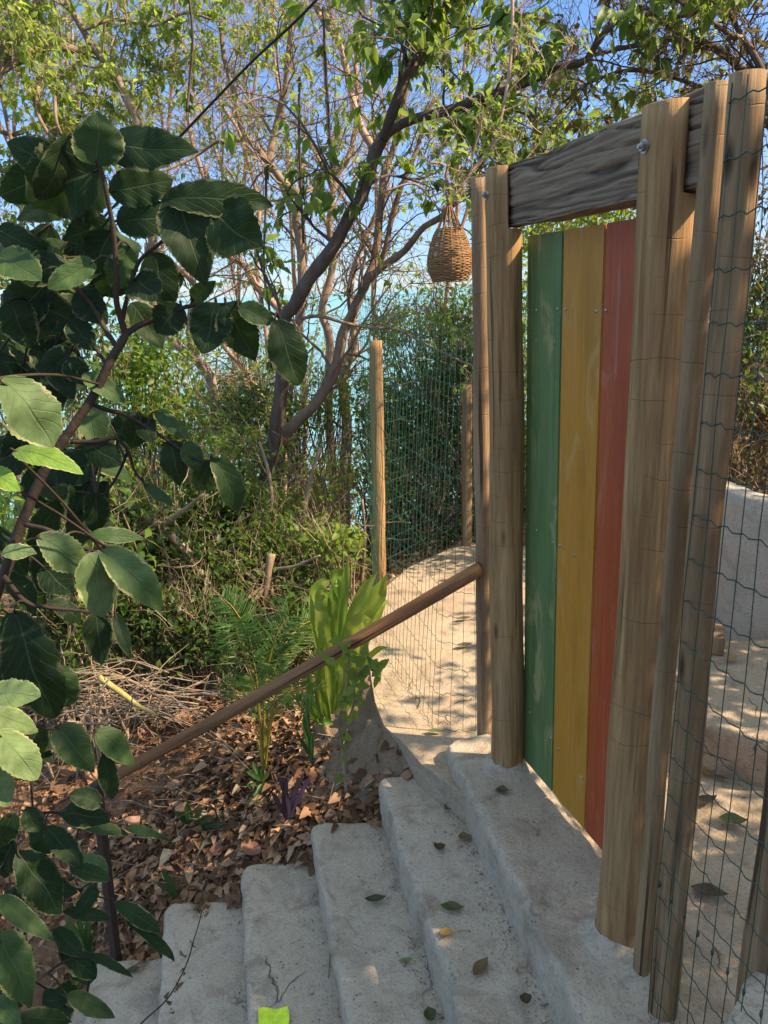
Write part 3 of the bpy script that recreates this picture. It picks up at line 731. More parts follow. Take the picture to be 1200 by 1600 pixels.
# ------------------------------------------------------------------ trees
TARGETS = []
def limb3(pts, Y0, Y1, jit=.12):
    """pixel polyline -> 3D limb at its own distance, with some depth wander"""
    n = len(pts); out = []; ph = rnd(0, 6)
    for i, (u, v) in enumerate(pts):
        t = i/(n-1); Y = Y0+(Y1-Y0)*t + jit*math.sin(ph+t*5)
        out.append(gy(u, v, Y))
    return cr(out, 4)
class LB:  # leaf buffer
    def __init__(s): s.P = []; s.D = []; s.N = []; s.L = []; s.W = []; s.v = []
    def put(s, p, d, n, L, w, v): s.P.append(p); s.D.append(d); s.N.append(n); s.L.append(L); s.W.append(w); s.v.append(v)
    def flush(s, mb, fold=.2, droop=.18):
        if s.P: mb.leaves(np.array(s.P), np.array(s.D), np.array(s.N), np.array(s.L), np.array(s.W), np.array(s.v), fold, droop)
def twig(mb, lb, p, d, L, r, lev, prm):
    n = 4 if lev >= 2 else 5; P = [np.array(p)]; dd_ = unit(d); st = L/n
    bias = np.array([0, 0, prm.get('up', .08)])
    for k in range(n):
        dd_ = unit(dd_ + rvec()*prm.get('wob', .33) + bias); P.append(P[-1]+dd_*st)
    P = np.array(P)
    mb.tube(P, np.linspace(r, r*.45, n+1), 5 if lev == 0 else 3, random.random(), cap=False)
    if lev < prm['maxlev']:
        nc = random.randint(*prm['kids'][min(lev, len(prm['kids'])-1)])
        for _ in range(nc):
            t = rnd(.2, 1.0); i = min(n-1, int(t*n)); q = P[i]+(P[i+1]-P[i])*(t*n-i)
            base = unit(P[i+1]-P[i]); cd = unit(base*.75 + rvec()*.85 + bias)
            twig(mb, lb, q, cd, L*rnd(.38, .68), max(r*.55, prm['rmin']), lev+1, prm)
    if lev >= prm['leaflev'] and random.random() < prm['leafp']:
        m = random.randint(*prm['nleaf'])
        for _ in range(m):
            t = rnd(.25, 1.0); i = min(n-1, int(t*n)); q = P[i]+(P[i+1]-P[i])*(t*n-i)
            base = unit(P[i+1]-P[i]); ld = unit(base*.5 + rvec()*.7 + np.array([0, 0, -prm.get('droop', .35)]))
            nn = unit(np.array([0, 0, 1.0]) + rvec()*.7)
            l = prm['leafL']*rnd(.65, 1.25); lb.put(q, ld, nn, l, l*rnd(.38, .52), min(1, max(0, random.gauss(prm.get('lv', .5), .24))))
def tree(label, limbs, bark, prm, leafmat, cat='tree', group=None, name='tree', extra=None, sides=8, stub=None):
    """limbs: list of (3D polyline, r0, r1, n side shoots, shoot length)"""
    loc = limbs[0][0][0]
    t = thing(name, label, cat, loc, group or ('trees around the gate' if name == 'tree' else None))
    tr = MB(); br = MB(); lb = LB()
    for (P, r0, r1, ns, sl) in limbs:
        P = np.asarray(P); rad = np.linspace(r0, r1, len(P))*.86*(1+np.array([.16*mnoise.noise((q[0]*9, q[1]*9, q[2]*9)) for q in P]))
        tr.tube(P, rad, sides, random.random(), wob=.06)
        for _ in range(ns):
            tt = rnd(prm.get('from', .25), 1.0)*(len(P)-1); i = min(len(P)-2, int(tt)); q = P[i]+(P[i+1]-P[i])*(tt-i)
            base = unit(P[i+1]-P[i]); d = unit(base*.7+rvec()*.95+np.array([0, 0, .15]))
            twig(br, lb, q, d, sl*rnd(.5, 1.2), min(r1*.8+.002, max(.0038, rad[i]*.30)), 0, prm)
    if extra: extra(br, lb)
    tr.build('trunk', bark, t)
    if br.n: br.build('branches', bark, t)
    lv = MB(); lb.flush(lv)
    if lv.n: lv.build('crown', leafmat, t)
    return t
def pr(px, Y): return px*Y*1.03/FPX
BARE = dict(maxlev=3, kids=[(3, 6), (2, 4), (1, 3)], rmin=.0015, leaflev=2, leafp=.17, nleaf=(1, 4), leafL=.055, wob=.4, up=.05)
LIGHT = dict(maxlev=3, kids=[(3, 6), (2, 4), (1, 3)], rmin=.0016, leaflev=2, leafp=.5, nleaf=(2, 4), leafL=.075, wob=.38, up=.05, lv=.6)
# dark forked tree: main stem, right hand limb, upper limb
yB = 5.4
tree('dark barked leaning tree forking into two long limbs in the centre behind the stairs', [
    (limb3([(400, 850), (412, 770), (428, 690), (440, 600), (444, 503), (460, 477), (480, 440), (503, 410), (523, 382), (545, 340), (562, 314), (573, 280), (586, 240), (600, 212)], yB, yB-.2), pr(13, yB), pr(10, yB), 6, .7),
    (limb3([(598, 216), (610, 204), (628, 194), (650, 185), (690, 175), (720, 166), (755, 152), (792, 140), (820, 130), (850, 117), (863, 108), (910, 97), (925, 80), (943, 53), (973, 23), (1000, -10)], yB-.2, yB-.8), pr(8.5, yB), pr(3.5, yB), 11, .6),
    (limb3([(600, 214), (608, 190), (632, 127), (650, 95), (667, 62), (687, 32), (705, -10)], yB-.2, yB-.5), pr(8.5, yB), pr(6, yB), 12, .7),
    (limb3([(973, 23), (1013, 27), (1067, 25), (1130, 10)], yB-.75, yB-.9), pr(3.5, yB), pr(2, yB), 5, .5),
    (limb3([(650, 95), (645, 60), (636, 30), (632, -5)], yB-.2, yB), pr(4.5, yB), pr(3, yB), 4, .6),
    (limb3([(638, 105), (630, 75), (620, 50)], yB-.2, yB), pr(3.5, yB), pr(2, yB), 2, .5),
    (limb3([(755, 155), (790, 168), (820, 178), (835, 195), (843, 225), (860, 250)], yB-.3, yB-.2), pr(3, yB), pr(1.5, yB), 6, .4),
], BARK_DARK, dict(LIGHT, leafp=.40, nleaf=(2, 5), leafL=.105, lv=.5, droop=.8), LEAF_FRESH)
yA = 5.7
tree('leaning brown trunk with sunlit bark crossing low to the right toward the lamp', [
    (limb3([(395, 860), (410, 770), (428, 708), (447, 677), (470, 652), (493, 630), (523, 580), (535, 523), (550, 490), (570, 447), (587, 400), (592, 350), (597, 300), (602, 262), (615, 235), (624, 190), (640, 120)], yA, yA+.3), pr(12.5, yA), pr(4.5, yA), 14, .8),
    (limb3([(570, 447), (580, 425), (600, 397), (610, 350), (622, 307), (635, 272), (650, 237), (662, 197), (680, 150)], yA+.1, yA+.5), pr(6.5, yA), pr(3, yA), 10, .6),
    (limb3([(572, 440), (600, 415), (632, 392), (660, 357), (692, 337), (710, 312), (720, 290), (745, 262), (762, 225), (780, 185), (800, 150), (812, 110)], yA+.1, yA-.3), pr(6.5, yA), pr(3, yA), 12, .6),
    (limb3([(470, 498), (500, 494), (540, 505), (580, 512), (620, 515), (660, 535), (700, 555), (745, 575)], yA-.4, yA-.7), pr(3, yA), pr(1.6, yA), 7, .4),
], BARK_BROWN, BARE, LEAF_YEL)
yV = 6.3
tree('vine wrapped grey brown tree with a crooked fork left of the dark leaning tree', [
    (limb3([(425, 840), (440, 700), (458, 560), (470, 480), (470, 390), (462, 345), (466, 305), (445, 287), (422, 257), (395, 225), (382, 210), (372, 180), (367, 147), (350, 90), (345, 30)], yV, yV+.3), pr(9, yV), pr(3.5, yV), 16, .85),
    (limb3([(421, 255), (424, 235), (427, 217), (437, 175), (446, 132), (450, 90), (455, 40), (450, -10)], yV, yV+.2), pr(7, yV), pr(4, yV), 12, .8),
    (limb3([(382, 218), (350, 221), (337, 222), (300, 247), (267, 262), (230, 280)], yV, yV-.5), pr(3.5, yV), pr(2, yV), 7, .6),
    (limb3([(462, 310), (480, 300), (500, 287)], yV, yV), pr(3, yV), pr(1.8, yV), 2, .3),
], BARK_TAN, BARE, LEAF_FRESH)
yP = 6.6
tree('pinkish multi stemmed tree standing just left of the sunlit fence post', [
    (limb3([(540, 860), (537, 780), (540, 713), (542, 663), (537, 613), (541, 567), (553, 540), (550, 490), (547, 450), (560, 400), (590, 330), (610, 290)], yP, yP+.4), pr(13, yP), pr(4, yP), 10, .7),
    (limb3([(532, 850), (526, 763), (517, 700), (513, 613), (515, 530), (503, 487), (517, 430), (523, 390), (515, 360), (520, 300), (527, 272), (545, 245), (555, 205), (560, 162), (556, 100), (562, 50), (566, -10)], yP, yP+.5), pr(8.5, yP), pr(3.5, yP), 20, .8),
    (limb3([(572, 290), (582, 237), (567, 205), (555, 172), (545, 125), (535, 82), (522, 55), (500, 25), (485, -10)], yP, yP+.3), pr(7, yP), pr(4, yP), 14, .8),
    (limb3([(520, 300), (505, 262), (490, 235), (478, 215), (470, 190)], yP+.3, yP+.5), pr(3.2, yP), pr(2, yP), 6, .6),
    (limb3([(523, 272), (516, 235), (512, 180), (508, 120), (505, 60)], yP+.3, yP+.6), pr(4, yP), pr(2, yP), 8, .7),
    (limb3([(513, 360), (500, 320), (485, 280), (465, 245), (468, 220)], yP+.3, yP+.6), pr(3, yP), pr(2, yP), 6, .6),
], BARK_PINK, BARE, LEAF_YEL)
yQ = 7.0
tree('crooked pinkish trunk with a forked top in front of the turquoise sea', [
    (limb3([(362, 800), (356, 730), (350, 693), (340, 663), (333, 613), (327, 587), (307, 563), (290, 550), (277, 540), (250, 505), (235, 450), (230, 380)], yQ, yQ), pr(12, yQ), pr(5, yQ), 6, .7),
    (limb3([(308, 563), (303, 550), (297, 527), (300, 480), (318, 450), (322, 417), (318, 380), (330, 330), (320, 260)], yQ, yQ+.3), pr(8, yQ), pr(3.5, yQ), 8, .8),
    (limb3([(312, 455), (290, 428), (262, 405), (240, 380), (215, 330)], yQ, yQ), pr(5, yQ), pr(2.5, yQ), 6, .7),
], BARK_PINK, BARE, LEAF_FRESH)
yU = 7.6
tree('slim bent tree with pale bark and arching limb left of the vine wrapped tree', [
    (limb3([(445, 800), (440, 700), (425, 650), (400, 610), (383, 577), (357, 550), (340, 520), (325, 470)], yU, yU), pr(9, yU), pr(3, yU), 7, .8),
    (limb3([(446, 600), (444, 530), (443, 493), (423, 470), (397, 443), (383, 417), (357, 400), (340, 380), (332, 362), (325, 300), (300, 220), (290, 150)], yU, yU+.3), pr(8, yU), pr(3, yU), 16, .9),
    (limb3([(420, 545), (410, 480), (400, 400), (405, 330), (390, 260), (370, 200), (340, 150), (335, 80)], yU, yU+.5), pr(4, yU), pr(2.5, yU), 12, .9),
], BARK_PINK, BARE, LEAF_YEL)
yW = 6.4
CANOPY = dict(LIGHT, leafp=.42, nleaf=(2, 5), leafL=.065, lv=.6, droop=.6, kids=[(5, 7), (3, 5), (2, 4)])
tree('leafy yellow green tree filling the upper left corner with a dark bent limb', [
    (limb3([(238, 640), (240, 450), (235, 300), (217, 200), (207, 173), (193, 143), (180, 113), (147, 77), (130, 47), (103, 0), (80, -50)], yW, yW), pr(8, yW), pr(5, yW), 10, .7),
    (limb3([(150, 78), (133, 80), (83, 73), (40, 87), (0, 113), (-50, 130)], yW, yW-.3), pr(6, yW), pr(5, yW), 15, .65),
    (limb3([(-90, 1000), (-75, 750), (-60, 500), (-45, 300), (-30, 200), (0, 113), (30, 60), (60, 0)], yW-.3, yW), pr(9, yW), pr(5, yW), 15, .8),
    (limb3([(-30, 190), (20, 210), (70, 190), (120, 200), (150, 225)], yW-.2, yW+.2), pr(4, yW), pr(3, yW), 13, .55),
    (limb3([(-30, 250), (10, 270), (40, 300), (60, 330)], yW, yW+.2), pr(4, yW), pr(3, yW), 6, .5),
    (limb3([(130, 47), (180, 30), (240, 40), (290, 20), (330, 30)], yW, yW+.2), pr(3, yW), pr(2, yW), 8, .6),
], BARK_TAN, CANOPY, LEAF_YEL)
# hanging vines, each its own thing
for pts, lab in (([(0, 133), (13, 200), (25, 250), (37, 293)], 'pale dry vine hanging at the left edge under the leafy tree'), ([(60, 135), (57, 170), (70, 200), (82, 217)], 'short pale vine hanging just above the topmost big leaf, left one of two'),
        ([(85, 150), (88, 190), (95, 210)], 'short pale vine hanging just above the topmost big leaf, right one of two'), ([(5, 60), (3, 100), (0, 133)], 'pale dry vine in the upper left corner close to the edge')):
    m = MB(); m.tube(limb3(pts, 5.9, 5.9, .03), pr(2.6, 6), 5, .8); tag(m.build('hanging_vine', STICKS), lab, 'vine', 'pale vines at the upper left')
for pts, lab in (([(295, -10), (301, 60), (296, 130), (292, 175)], 'thin dark leafy vine hanging left of where the cable crosses the sky'), ([(416, 260), (415, 330), (412, 400), (415, 455)], 'dark vine hanging just right of the outermost big round leaf'),
        ([(417, 455), (425, 520), (424, 575)], 'short dark vine ending beside the lowest hanging big leaf'), ([(468, 120), (467, 200), (470, 290), (474, 380)], 'leafy vine hanging along the vine wrapped trunk'), ([(505, 10), (508, 90), (513, 170), (518, 260)], 'leafy vine hanging right of the cable top among bare stems')):
    P = limb3(pts, 5.6, 5.7, .03); t = thing('leafy_vine', lab, 'vine', P[0], 'dark vines hanging among the bare trees'); m = MB(); lbv = LB(); m.tube(P, pr(1.8, 5.6), 4, .2)
    for _ in range(14):
        q = P[random.randrange(len(P))]; l = rnd(.05, .1); lbv.put(q, unit(rvec()+np.array([0, 0, -1.2])), rvec(), l, l*.5, rnd(0, .5))
    m.build('stem', BARK_DARK, t); lv = MB(); lbv.flush(lv); lv.build('foliage', LEAF_DARK, t)

# trees farther back whose twigs fill the sky
FILL = [ # px base u, top u, top v, Y, label, leaf probability, material
    (250, 270, -40, 8.2, 'thin bare twiggy tree rising behind the left hand big leaves', .2, LEAF_YEL),
    (365, 405, -60, 8.8, 'tall thin bare tree behind the vine wrapped tree', .17, LEAF_FRESH),
    (470, 430, -60, 9.0, 'far thin tree between the vine wrapped and pinkish trees', .17, LEAF_FRESH),
    (600, 580, -50, 8.4, 'far bare tree seen above the sunlit fence post', .17, LEAF_YEL),
    (690, 720, -20, 8.0, 'far twiggy tree rising directly behind the hanging lamp', .22, LEAF_YEL),
    (130, 110, 20, 8.0, 'far leafy tree behind the upper left corner', .3, LEAF_YEL),
    (20, 30, 120, 8.0, 'far dark leafy tree at the left edge', .4, LEAF_FRESH),
]
for k, (u0, u1, v1, Y, lab, lp, lm) in enumerate(FILL):
    limbs = [(limb3([(u0+rnd(-6, 6), 820), (u0+rnd(-14, 14), 640), (u0*.7+u1*.3+rnd(-14, 14), 470), (u0*.5+u1*.5+rnd(-14, 14), 330), (u0*.25+u1*.75+rnd(-10, 10), 190), (u1+rnd(-8, 8), 80), (u1, v1)], Y, Y, .2), pr(5, Y), pr(2, Y), 13, 1.0)]
    for j in range(2):
        P = limbs[0][0]; i = int(len(P)*rnd(.3, .6)); q = P[i]; pts = [q]
        d = unit(np.array([rnd(-.7, .7), rnd(-.2, .2), 1.0]))
        for _ in range(5): d = unit(d+rvec()*.22+np.array([0, 0, .12])); pts.append(pts[-1]+d*.42)
        limbs.append((cr(pts, 3), pr(3.2, Y), pr(1.4, Y), 6, .8))
    tree(lab, limbs, random.choice([BARK_PINK, BARK_TAN, BARK_PINK]), dict(BARE, leafp=lp, rmin=.0018, leafL=.085, nleaf=(1, 4) if lp < .5 else (2, 5)), lm, sides=6)

# right hand trees behind the gate
yR = 5.2
tree('yellow green leafy tree behind the gate, seen above and under the weathered beam', [
    (limb3([(870, 700), (865, 520), (858, 420), (850, 330), (840, 270), (835, 220)], yR+1.3, yR+1.3), pr(8, yR), pr(4, yR), 12, .7),
    (limb3([(855, 400), (900, 330), (950, 290), (1000, 250), (1040, 200), (1070, 140), (1090, 60)], yR+1.2, yR+.8), pr(6, yR), pr(3, yR), 20, .7),
    (limb3([(852, 350), (800, 320), (770, 290), (750, 240)], yR+1.2, yR+1.4), pr(5, yR), pr(2, yR), 10, .5),
    (limb3([(700, 290), (760, 270), (830, 250), (870, 238), (930, 210), (980, 170)], yR+1.1, yR+.9), pr(3, yR), pr(2, yR), 10, .45),
], BARK_TAN, dict(LIGHT, leafp=.22, leafL=.07, nleaf=(2, 4), lv=.65), LEAF_YEL)
tree('tangled brownish tree with dry leaves over the right gate post', [
    (limb3([(1270, 700), (1260, 500), (1240, 320), (1200, 180), (1150, 100), (1080, 60), (1000, 70), (930, 85)], 4.4, 4.6), pr(11, 4.5), pr(3, 4.5), 20, .6),
    (limb3([(1240, 320), (1220, 200), (1190, 110), (1150, 40), (1120, -20)], 4.4, 4.2), pr(7, 4.5), pr(3, 4.5), 14, .6),
    (limb3([(1200, 190), (1120, 150), (1050, 120), (980, 110), (920, 130), (880, 160)], 4.5, 4.9), pr(5, 4.5), pr(2, 4.5), 16, .5),
    (limb3([(1150, 60), (1090, 20), (1040, -10)], 4.3, 4.4), pr(4, 4.5), pr(2, 4.5), 9, .5),
], BARK_DARK, dict(LIGHT, leafp=.22, leafL=.06, nleaf=(2, 4), lv=.6, kids=[(4, 6), (2, 4), (1, 3)]), LEAF_DRYISH)

# ------------------------------------------------------------------ shrubs and thickets
def shrub(label, u, v, Y, rx, ry, rz, nst, ncl, nlf, leafL, leafmat, stem=STICKS, lv=.5, clr=.10, base_z=None, twigs=2, group=None, name='shrub', ctr=None, cat='shrub'):
    c = gy(u, v, Y) if ctr is None else np.array(ctr, float)
    gz0 = ground(c[0], c[1]) if base_z is None else base_z
    b = np.array([c[0], c[1], gz0-.03])
    t = thing(name, label, cat, b, group or 'shrubs and thickets behind the gate and stairs')
    st = MB(); lb = LB()
    cl = []
    for k in range(ncl):
        while True:
            q = np.random.uniform(-1, 1, 3)
            if (q**2).sum() <= 1: break
        cl.append(c + q*np.array([rx, ry, rz]))
    for k in range(max(nst, 1)):
        e = cl[k % ncl]; s = b + np.array([rnd(-.6, .6)*rx, rnd(-.6, .6)*ry, 0]); s[2] = ground(s[0], s[1])-.03 if base_z is None else base_z
        m1 = s+(e-s)*.35+rvec()*.12*rz*2; m2 = s+(e-s)*.7+rvec()*.10*rz*2
        P = cr([s, m1, m2, e, e+unit(e-m2+rvec()*.05)*rnd(.05, .25)], 4)
        st.tube(P, np.linspace(rnd(.005, .010), .002, len(P)), 4, random.random(), cap=False)
        for _ in range(twigs):
            i = random.randrange(len(P)//3, len(P)-1)
            twig(st, lb, P[i], unit(P[i+1]-P[i]+rvec()*.9), rnd(.15, .45), .003, 1, dict(maxlev=2, kids=[(2, 4)], rmin=.0016, leaflev=9, leafp=0, nleaf=(0, 0), leafL=.05, wob=.4))
    per = int(nlf/ncl)
    for q in cl:
        sg = clr*rnd(.6, 1.3); base_v = min(1, max(0, random.gauss(lv, .16))); per_ = int(per*rnd(.5, 1.5))
        P = q + np.random.normal(0, sg, (per_, 3))*np.array([1, 1, .8])
        for p in P:
            l = leafL*rnd(.6, 1.3)
            lb.put(p, unit(rvec()+np.array([0, 0, -.25])), unit(np.array([0, 0, .9])+rvec()*.8), l, l*rnd(.4, .6), min(1, max(0, random.gauss(base_v, .12))))
    if st.n: st.build('stems', stem, t)
    m = MB(); lb.flush(m); m.build('foliage', leafmat, t)
    return t
S = shrub
S('bright green bushy shrub at left in front of the sea', 225, 590, 4.6, .26, .25, .36, 14, 26, 2300, .05, LEAF_FRESH, lv=.55, clr=.085)
S('brush with pale twigs below the bright bush at left', 250, 720, 4.7, .42, .35, .28, 30, 26, 1300, .05, LEAF_YEL, lv=.5, twigs=4)
S('sunlit yellow green brush under the crooked pinkish trunk', 340, 710, 5.6, .5, .4, .25, 30, 30, 1500, .05, LEAF_YEL, lv=.62, twigs=3)
S('green brush around the foot of the leaning trunk', 400, 825, 4.9, .42, .35, .22, 24, 26, 1200, .06, LEAF_FRESH, lv=.55, twigs=3)
S('twiggy brush between the leaning trunk and the pinkish tree', 490, 750, 5.4, .35, .35, .34, 34, 24, 520, .05, LEAF_YEL, lv=.5, twigs=4)
S('thin twiggy brush in front of the sea between the trunks', 465, 610, 6.6, .55, .4, .32, 44, 24, 1100, .05, LEAF_YEL, lv=.6, twigs=4)
S('pale sunlit scrub in front of the sea behind the crooked pinkish trunk', 330, 600, 8.4, .8, .5, .42, 50, 30, 1100, .055, LEAF_YEL, lv=.7, twigs=4, clr=.13)
S('pale twiggy scrub in front of the sea under the vine wrapped tree', 450, 560, 8.2, .7, .5, .5, 60, 26, 900, .055, LEAF_YEL, lv=.65, twigs=5, clr=.13)
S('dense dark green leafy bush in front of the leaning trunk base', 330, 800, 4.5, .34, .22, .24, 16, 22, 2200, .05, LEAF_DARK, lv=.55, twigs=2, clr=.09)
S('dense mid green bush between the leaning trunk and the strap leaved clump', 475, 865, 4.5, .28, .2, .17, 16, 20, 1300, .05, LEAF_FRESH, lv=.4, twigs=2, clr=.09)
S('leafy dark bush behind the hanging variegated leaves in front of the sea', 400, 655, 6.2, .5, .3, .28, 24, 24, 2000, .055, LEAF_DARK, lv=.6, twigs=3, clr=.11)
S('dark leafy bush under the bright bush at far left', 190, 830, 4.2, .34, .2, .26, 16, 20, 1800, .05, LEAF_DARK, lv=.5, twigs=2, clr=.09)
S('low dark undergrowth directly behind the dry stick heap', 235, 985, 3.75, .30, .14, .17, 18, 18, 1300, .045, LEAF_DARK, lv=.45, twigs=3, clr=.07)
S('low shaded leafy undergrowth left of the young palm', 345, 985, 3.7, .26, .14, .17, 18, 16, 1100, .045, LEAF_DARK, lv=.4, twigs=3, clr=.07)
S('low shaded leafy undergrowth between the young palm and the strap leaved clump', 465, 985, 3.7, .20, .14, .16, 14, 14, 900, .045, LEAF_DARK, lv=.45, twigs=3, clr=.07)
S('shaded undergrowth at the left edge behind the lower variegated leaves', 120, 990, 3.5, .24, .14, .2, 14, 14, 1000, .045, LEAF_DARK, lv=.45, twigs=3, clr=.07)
S('shaded shrub beyond the left edge behind the variegated shrub', 0, 0, 1, .4, .3, .4, 20, 20, 1300, .055, LEAF_DARK, lv=.5, twigs=3, ctr=(-2.5, 3.6, -.1))
S('leafy shrub beyond the left edge on the slope', 0, 0, 1, .5, .4, .5, 24, 22, 1500, .055, LEAF_FRESH, lv=.5, twigs=3, ctr=(-3.2, 4.6, 0.0))
S('low leafy sprig of fresh green leaves left of the sunlit fence post', 535, 850, 4.0, .17, .15, .10, 8, 9, 300, .055, LEAF_FRESH, lv=.8, clr=.05, twigs=1)
S('dark green undergrowth behind the seedling palm', 420, 900, 4.3, .42, .3, .26, 30, 22, 1300, .055, LEAF_DARK, lv=.5, twigs=4)
S('tangled dark undergrowth behind the pile of dry sticks', 270, 890, 4.1, .45, .3, .34, 40, 24, 1400, .055, LEAF_DARK, lv=.55, twigs=4)
S('dense shaded shrub mass behind the foreground leaves at the left edge', 90, 830, 3.6, .36, .3, .55, 26, 26, 1500, .06, LEAF_FRESH, lv=.35, twigs=3)
S('twiggy bush at far left behind the large variegated leaves', 60, 560, 4.4, .5, .3, .5, 26, 26, 1700, .055, LEAF_DARK, lv=.5, twigs=3)
S('dark shaded thicket at the foot of the pinkish tree', 540, 960, 5.2, .34, .3, .3, 24, 20, 1200, .05, LEAF_DARK, lv=.3, twigs=4)
S('brush behind the sunlit fence post', 600, 700, 5.9, .3, .3, .55, 34, 26, 1500, .045, LEAF_FRESH, lv=.4, twigs=4)
# thicket behind the mesh fence
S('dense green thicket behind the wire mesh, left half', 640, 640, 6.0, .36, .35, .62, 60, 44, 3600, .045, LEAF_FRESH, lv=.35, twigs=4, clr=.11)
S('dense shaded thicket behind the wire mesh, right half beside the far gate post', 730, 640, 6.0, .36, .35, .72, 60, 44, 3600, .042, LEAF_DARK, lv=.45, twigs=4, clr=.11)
S('sun bleached twiggy top of the thicket under the hanging lamp', 690, 505, 6.3, .5, .3, .24, 50, 30, 1900, .042, LEAF_YEL, lv=.55, twigs=5)
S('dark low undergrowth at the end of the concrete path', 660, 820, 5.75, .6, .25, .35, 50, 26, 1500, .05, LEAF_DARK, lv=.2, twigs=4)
S('thicket hidden behind the gate boards and far gate post', 850, 620, 6.2, .5, .4, .95, 40, 40, 3000, .05, LEAF_FRESH, lv=.35, twigs=3)
S('sunlit bush seen through the gap between beam and boards', 915, 350, 5.6, .6, .4, .35, 30, 30, 2200, .05, LEAF_YEL, lv=.6, twigs=3)
# right side behind the wire mesh
S('dark twiggy thicket on the slope above the curved concrete wall', 1190, 560, 4.6, .8, .45, .6, 70, 44, 3000, .05, LEAF_DARK, lv=.45, twigs=4)
S('dry bush with brown leaves low on the slope behind the curved wall', 1200, 700, 4.3, .7, .3, .22, 40, 24, 1100, .05, LEAF_DRYISH, lv=.7, twigs=4)
S('tall thicket at right reaching up behind the right gate posts', 1180, 330, 5.0, .6, .4, .75, 50, 40, 3000, .05, LEAF_DRYISH, lv=.45, twigs=4)
S('brush at the right behind the gate between boards and curved wall', 1050, 640, 5.6, .6, .4, .8, 40, 34, 2200, .05, LEAF_DARK, lv=.4, twigs=3)
# down the slope toward the sea: one green mass
mb = MB(); lb = LB(); st = MB()
for k in range(150):
    Y = rnd(8.5, 17); x = rnd(-9, 3.5); zg = ground(x, Y)
    top = EYE - Y*math.tan(R(rnd(11, 17) if x < .1*Y*.9 else rnd(2.5, 9))) if x < 1.0 else EYE+rnd(-1.5, .6)
    if x < -2.0*Y/8: top += rnd(.2, 1.3)
    q0 = np.array([x, Y, min(zg, top-.5)])
    for j in range(5):
        e = np.array([x+rnd(-.4, .4), Y+rnd(-.3, .3), top-rnd(0, .5)])
        P = cr([q0, q0+(e-q0)*.5+rvec()*.2, e], 4); st.tube(P, np.linspace(.012, .004, len(P)), 3, random.random(), cap=False)
        for _ in range(34):
            l = rnd(.06, .13); lb.put(e+np.random.normal(0, .22, 3)-np.array([0, 0, rnd(0, 1.0)**2]), rvec(), unit(np.array([0, 0, 1.])+rvec()), l, l*.5, min(1, max(0, random.gauss(.45, .2))))
lb.flush(st)
tag(st.build('hillside_thicket', LEAF_FRESH), 'green scrub covering the slope down toward the sea', 'scrub', kind='stuff')

# unseen trees right of the frame; crowns placed to shade the stairs, gate and floor
def shade_tree(label, base, crowns, dens, leafL):
    b = np.array([base[0], base[1], ground(base[0], base[1])-.05]); limbs = []
    for (cx, cy, cz, rr) in crowns:
        c = np.array([cx, cy, cz]); limbs.append((cr([b, b+(c-b)*np.array([.25, .25, .5])+rvec()*.1, b+(c-b)*.75+rvec()*.1, c], 5), .06, .015, 3, .6))
    def ex(br, lb):
        for (cx, cy, cz, rr) in crowns:
            for _ in range(int(dens*rr*rr*rr)):
                while True:
                    q = np.random.uniform(-1, 1, 3)
                    if (q**2).sum() <= 1: break
                l = leafL*rnd(.7, 1.3)
                lb.put(np.array([cx, cy, cz])+q*rr*np.array([1, 1, .8]), rvec(), unit(np.array([0, 0, 1.])+rvec()*.6), l, l*.5, rnd(.2, .7))
    tree(label, limbs, BARK_TAN, LIGHT, LEAF_FRESH, extra=ex)
shade_tree('unseen leafy tree outside the right edge shading the stairs', (4.4, .3), [(2.6, 1.5, 1.35, .36), (2.6, 1.45, 1.3, .36), (2.7, 1.2, 1.5, .4), (2.6, 2.5, 1.4, .32), (2.65, 2.6, 1.5, .36), (2.8, .85, 5.85, .75), (3.0, .6, 5.9, .6), (2.9, 1.3, 1.7, .45), (3.0, 2.3, 1.8, .4), (3.35, 2.45, 2.1, .5), (3.2, 1.15, 2.3, .5), (2.9, .55, 2.2, .5), (3.6, .9, 3.7, .8), (3.3, 1.5, 3.3, .75), (4.2, .4, 4.2, .95), (3.9, 1.4, 4.3, .85), (3.2, .3, 3.6, .8), (2.9, 1.0, 2.7, .55), (4.3, 1.0, 3.0, .8), (3.6, -.3, 4.0, .8), (3.2, -.4, 3.0, .7), (4.0, .2, 3.2, .7), (2.9, 1.05, 2.6, .6), (2.6, .8, 2.2, .5), (3.0, .6, 2.9, .6)], 780, .10)
shade_tree('unseen leafy shade tree outside the right edge behind the concrete wall', (5.0, 2.6), [(4.6, 3.2, 3.9, .6), (4.9, 1.9, 3.3, .6), (4.2, 3.0, 3.2, .45)], 50, .10)

shade_tree('low dense unseen tree added outside the right edge to shade the concrete floor', (3.2, 1.9), [(2.6, 1.4, 1.35, .42), (2.7, 2.55, 1.45, .38), (3.0, 3.0, 1.5, .42), (2.9, .9, 1.6, .45), (2.75, 2.75, 1.9, .4), (3.2, 2.3, 2.4, .4)], 1500, .09)  # unseen leaf mass, added only to throw shade on the floor

